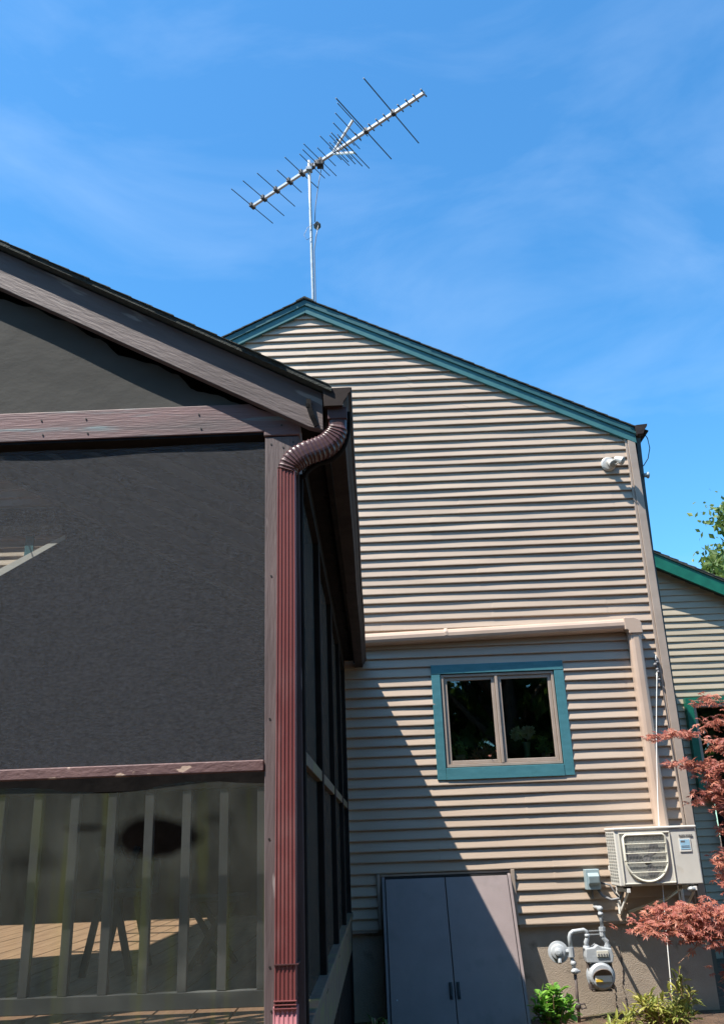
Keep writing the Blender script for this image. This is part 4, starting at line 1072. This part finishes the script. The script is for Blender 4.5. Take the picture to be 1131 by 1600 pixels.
def shrub(name, label, cat_, c, rx, ry, h, n_, size, mat, asp, stems=9, lobes=0, up=.8, fold=None, group=None):
    t = thing(name, label, cat_, (c[0], c[1], GZ), group)
    st_ = MB(); lf = MB(); lf.open = True; tips = []
    for k in range(stems):
        a = random.uniform(0, 6.28); rr = random.random()**.5
        tip = Vector((c[0]+rx*rr*math.cos(a), c[1]+ry*rr*math.sin(a), GZ+h*(1-.45*rr*rr)*random.uniform(.75, 1.05)))
        b = Vector((c[0]+rx*.25*rr*math.cos(a), c[1]+ry*.25*rr*math.sin(a), GZ-.03))
        mid = b.lerp(tip, .5)+Vector((0, 0, h*.08)); P = cat([b, mid, tip], 5)
        st_.tube(P, [.006*(1-.7*i/(len(P)-1)) for i in range(len(P))], 5); tips.append(P)
    for _ in range(n_):
        P = random.choice(tips); i = int(lerp(.25, 1, random.random()**.7)*(len(P)-1)); c_ = P[i]
        dr = Vector((random.gauss(0, 1), random.gauss(0, 1), random.gauss(up*.6, .5))).normalized()
        s_ = size*random.uniform(.65, 1.2); sd = dr.cross(Vector((0, 0, 1)))
        if sd.length < .01: continue
        sd.normalize(); nn = sd.cross(dr).normalized()
        c2 = c_+dr*.01; w_ = s_*asp*.5
        pts = [c2, c2+dr*s_*.3+sd*w_*.9+nn*s_*.05, c2+dr*s_*.65+sd*w_*.8+nn*s_*.04, c2+dr*s_-nn*s_*.12, c2+dr*s_*.65-sd*w_*.8+nn*s_*.04, c2+dr*s_*.3-sd*w_*.9+nn*s_*.05, c2+dr*s_*.5]
        lf.add(pts, [(0, 1, 6), (1, 2, 6), (2, 3, 6), (3, 4, 6), (4, 5, 6), (5, 0, 6)], random.random())
    st_.build('stems', 'twig', t, smooth=True); lf.build('leaves', mat, t)
    return t
random.seed(41)
shrub('leafy_shrub', 'bright lime green shrub with broad leaves beside the cellar doors', 'shrub', (1.20, 7.25), .17, .2, .36, 330, .075, 'lime', .62, 22)
shrub('nandina_shrub', 'yellow green narrow leaved shrub below the hanging cord', 'shrub', (1.93, 7.20), .26, .24, .27, 620, .085, 'nandina', .26, 40, group='narrow leaved shrubs by the foundation')
shrub('nandina_shrub', 'taller narrow leaved shrub right of the hanging cord foot', 'shrub', (2.13, 7.32), .13, .15, .40, 130, .085, 'nandina', .26, 9, group='narrow leaved shrubs by the foundation')
shrub('nandina_shrub', 'small grey green tuft in front of the gas meter', 'shrub', (1.63, 7.05), .12, .12, .15, 170, .08, 'nandina', .24, 14, group='narrow leaved shrubs by the foundation')
shrub('leafy_shrub', 'dark spindly shrub in the shade below the porch side', 'shrub', (-.06, 6.2), .10, .3, .40, 60, .05, 'darkleaf', .5, 9)

# ------------------------------------------------------------------ trees
def tree(name, label, x, y, h, r_, n_, mat, size, seed, zc=.62, group=None):
    random.seed(seed)
    t = thing(name, label, 'tree', (x, y, GZ), group)
    tk = MB(); tk.tube([(x, y, GZ-.3), (x+.1, y, GZ+h*.3), (x-.05, y+.1, GZ+h*.6), (x, y, GZ+h*.92)], [.028*h, .022*h, .014*h, .004*h], 8)
    lf = MB(); lf.open = True
    clumps = []
    for k in range(46):
        a = random.uniform(0, 6.28); e_ = random.uniform(-1, 1); rr = (random.random()**.4)
        rad = r_*rr*math.sqrt(max(.05, 1-e_*e_))
        c_ = Vector((x+rad*math.cos(a), y+rad*math.sin(a), GZ+h*(zc+(1-zc)*e_*.95)))
        clumps.append((c_, random.uniform(.16, .30)*r_))
        b = Vector((x, y, max(GZ+h*.25, c_.z-rad*.8)))
        tk.tube([b, b.lerp(c_, .5)+Vector((0, 0, .04*h)), c_], [.010*h, .006*h, .002*h], 5)
    for _ in range(n_):
        c_, cr_ = random.choice(clumps)
        v_ = Vector((random.gauss(0, 1), random.gauss(0, 1), random.gauss(0, .7)))*cr_*.5
        leafquad(lf, c_+v_, size*random.uniform(.6, 1.3), .6)
    tk.build('trunk', 'bark', t, smooth=True); lf.build('crown', mat, t)
tree('broadleaf_tree', 'green tree rising above the wing roof at the right edge', 10.15, 20.0, 9.1, 2.3, 28000, 'treeleaf', .16, 51)
# the garden trees in front of the house, which the windows reflect
GT = [(-1.5, -7.5, 10.5, 3.4, 'tall dark garden tree mirrored in the left window pane'), (3.4, -7.2, 11.0, 3.4, 'dark garden tree mirrored in the right window pane'),
      (8.0, -7.5, 10.5, 3.4, 'dark garden tree standing opposite the wing window'), (.9, -11.5, 12.5, 3.8, 'tallest garden tree behind the ones mirrored in the window'),
      (12.5, -6.5, 10, 3.4, 'rightmost dark tree of the garden row opposite the house'), (-6.8, -8.5, 9.5, 3.4, 'dark garden tree opposite the porch front'),
      (-12, -8.0, 9, 3.4, 'leftmost dark tree of the garden row opposite the porch')]
for i, (x, y, h, r_, lb) in enumerate(GT):
    tree('garden_tree', lb, x, y, h, r_, 6500, 'darkleaf', .5, 60+i, zc=.46, group='garden trees opposite the house')
for o in list(bpy.data.objects):
    if '_o' in o: del o['_o']
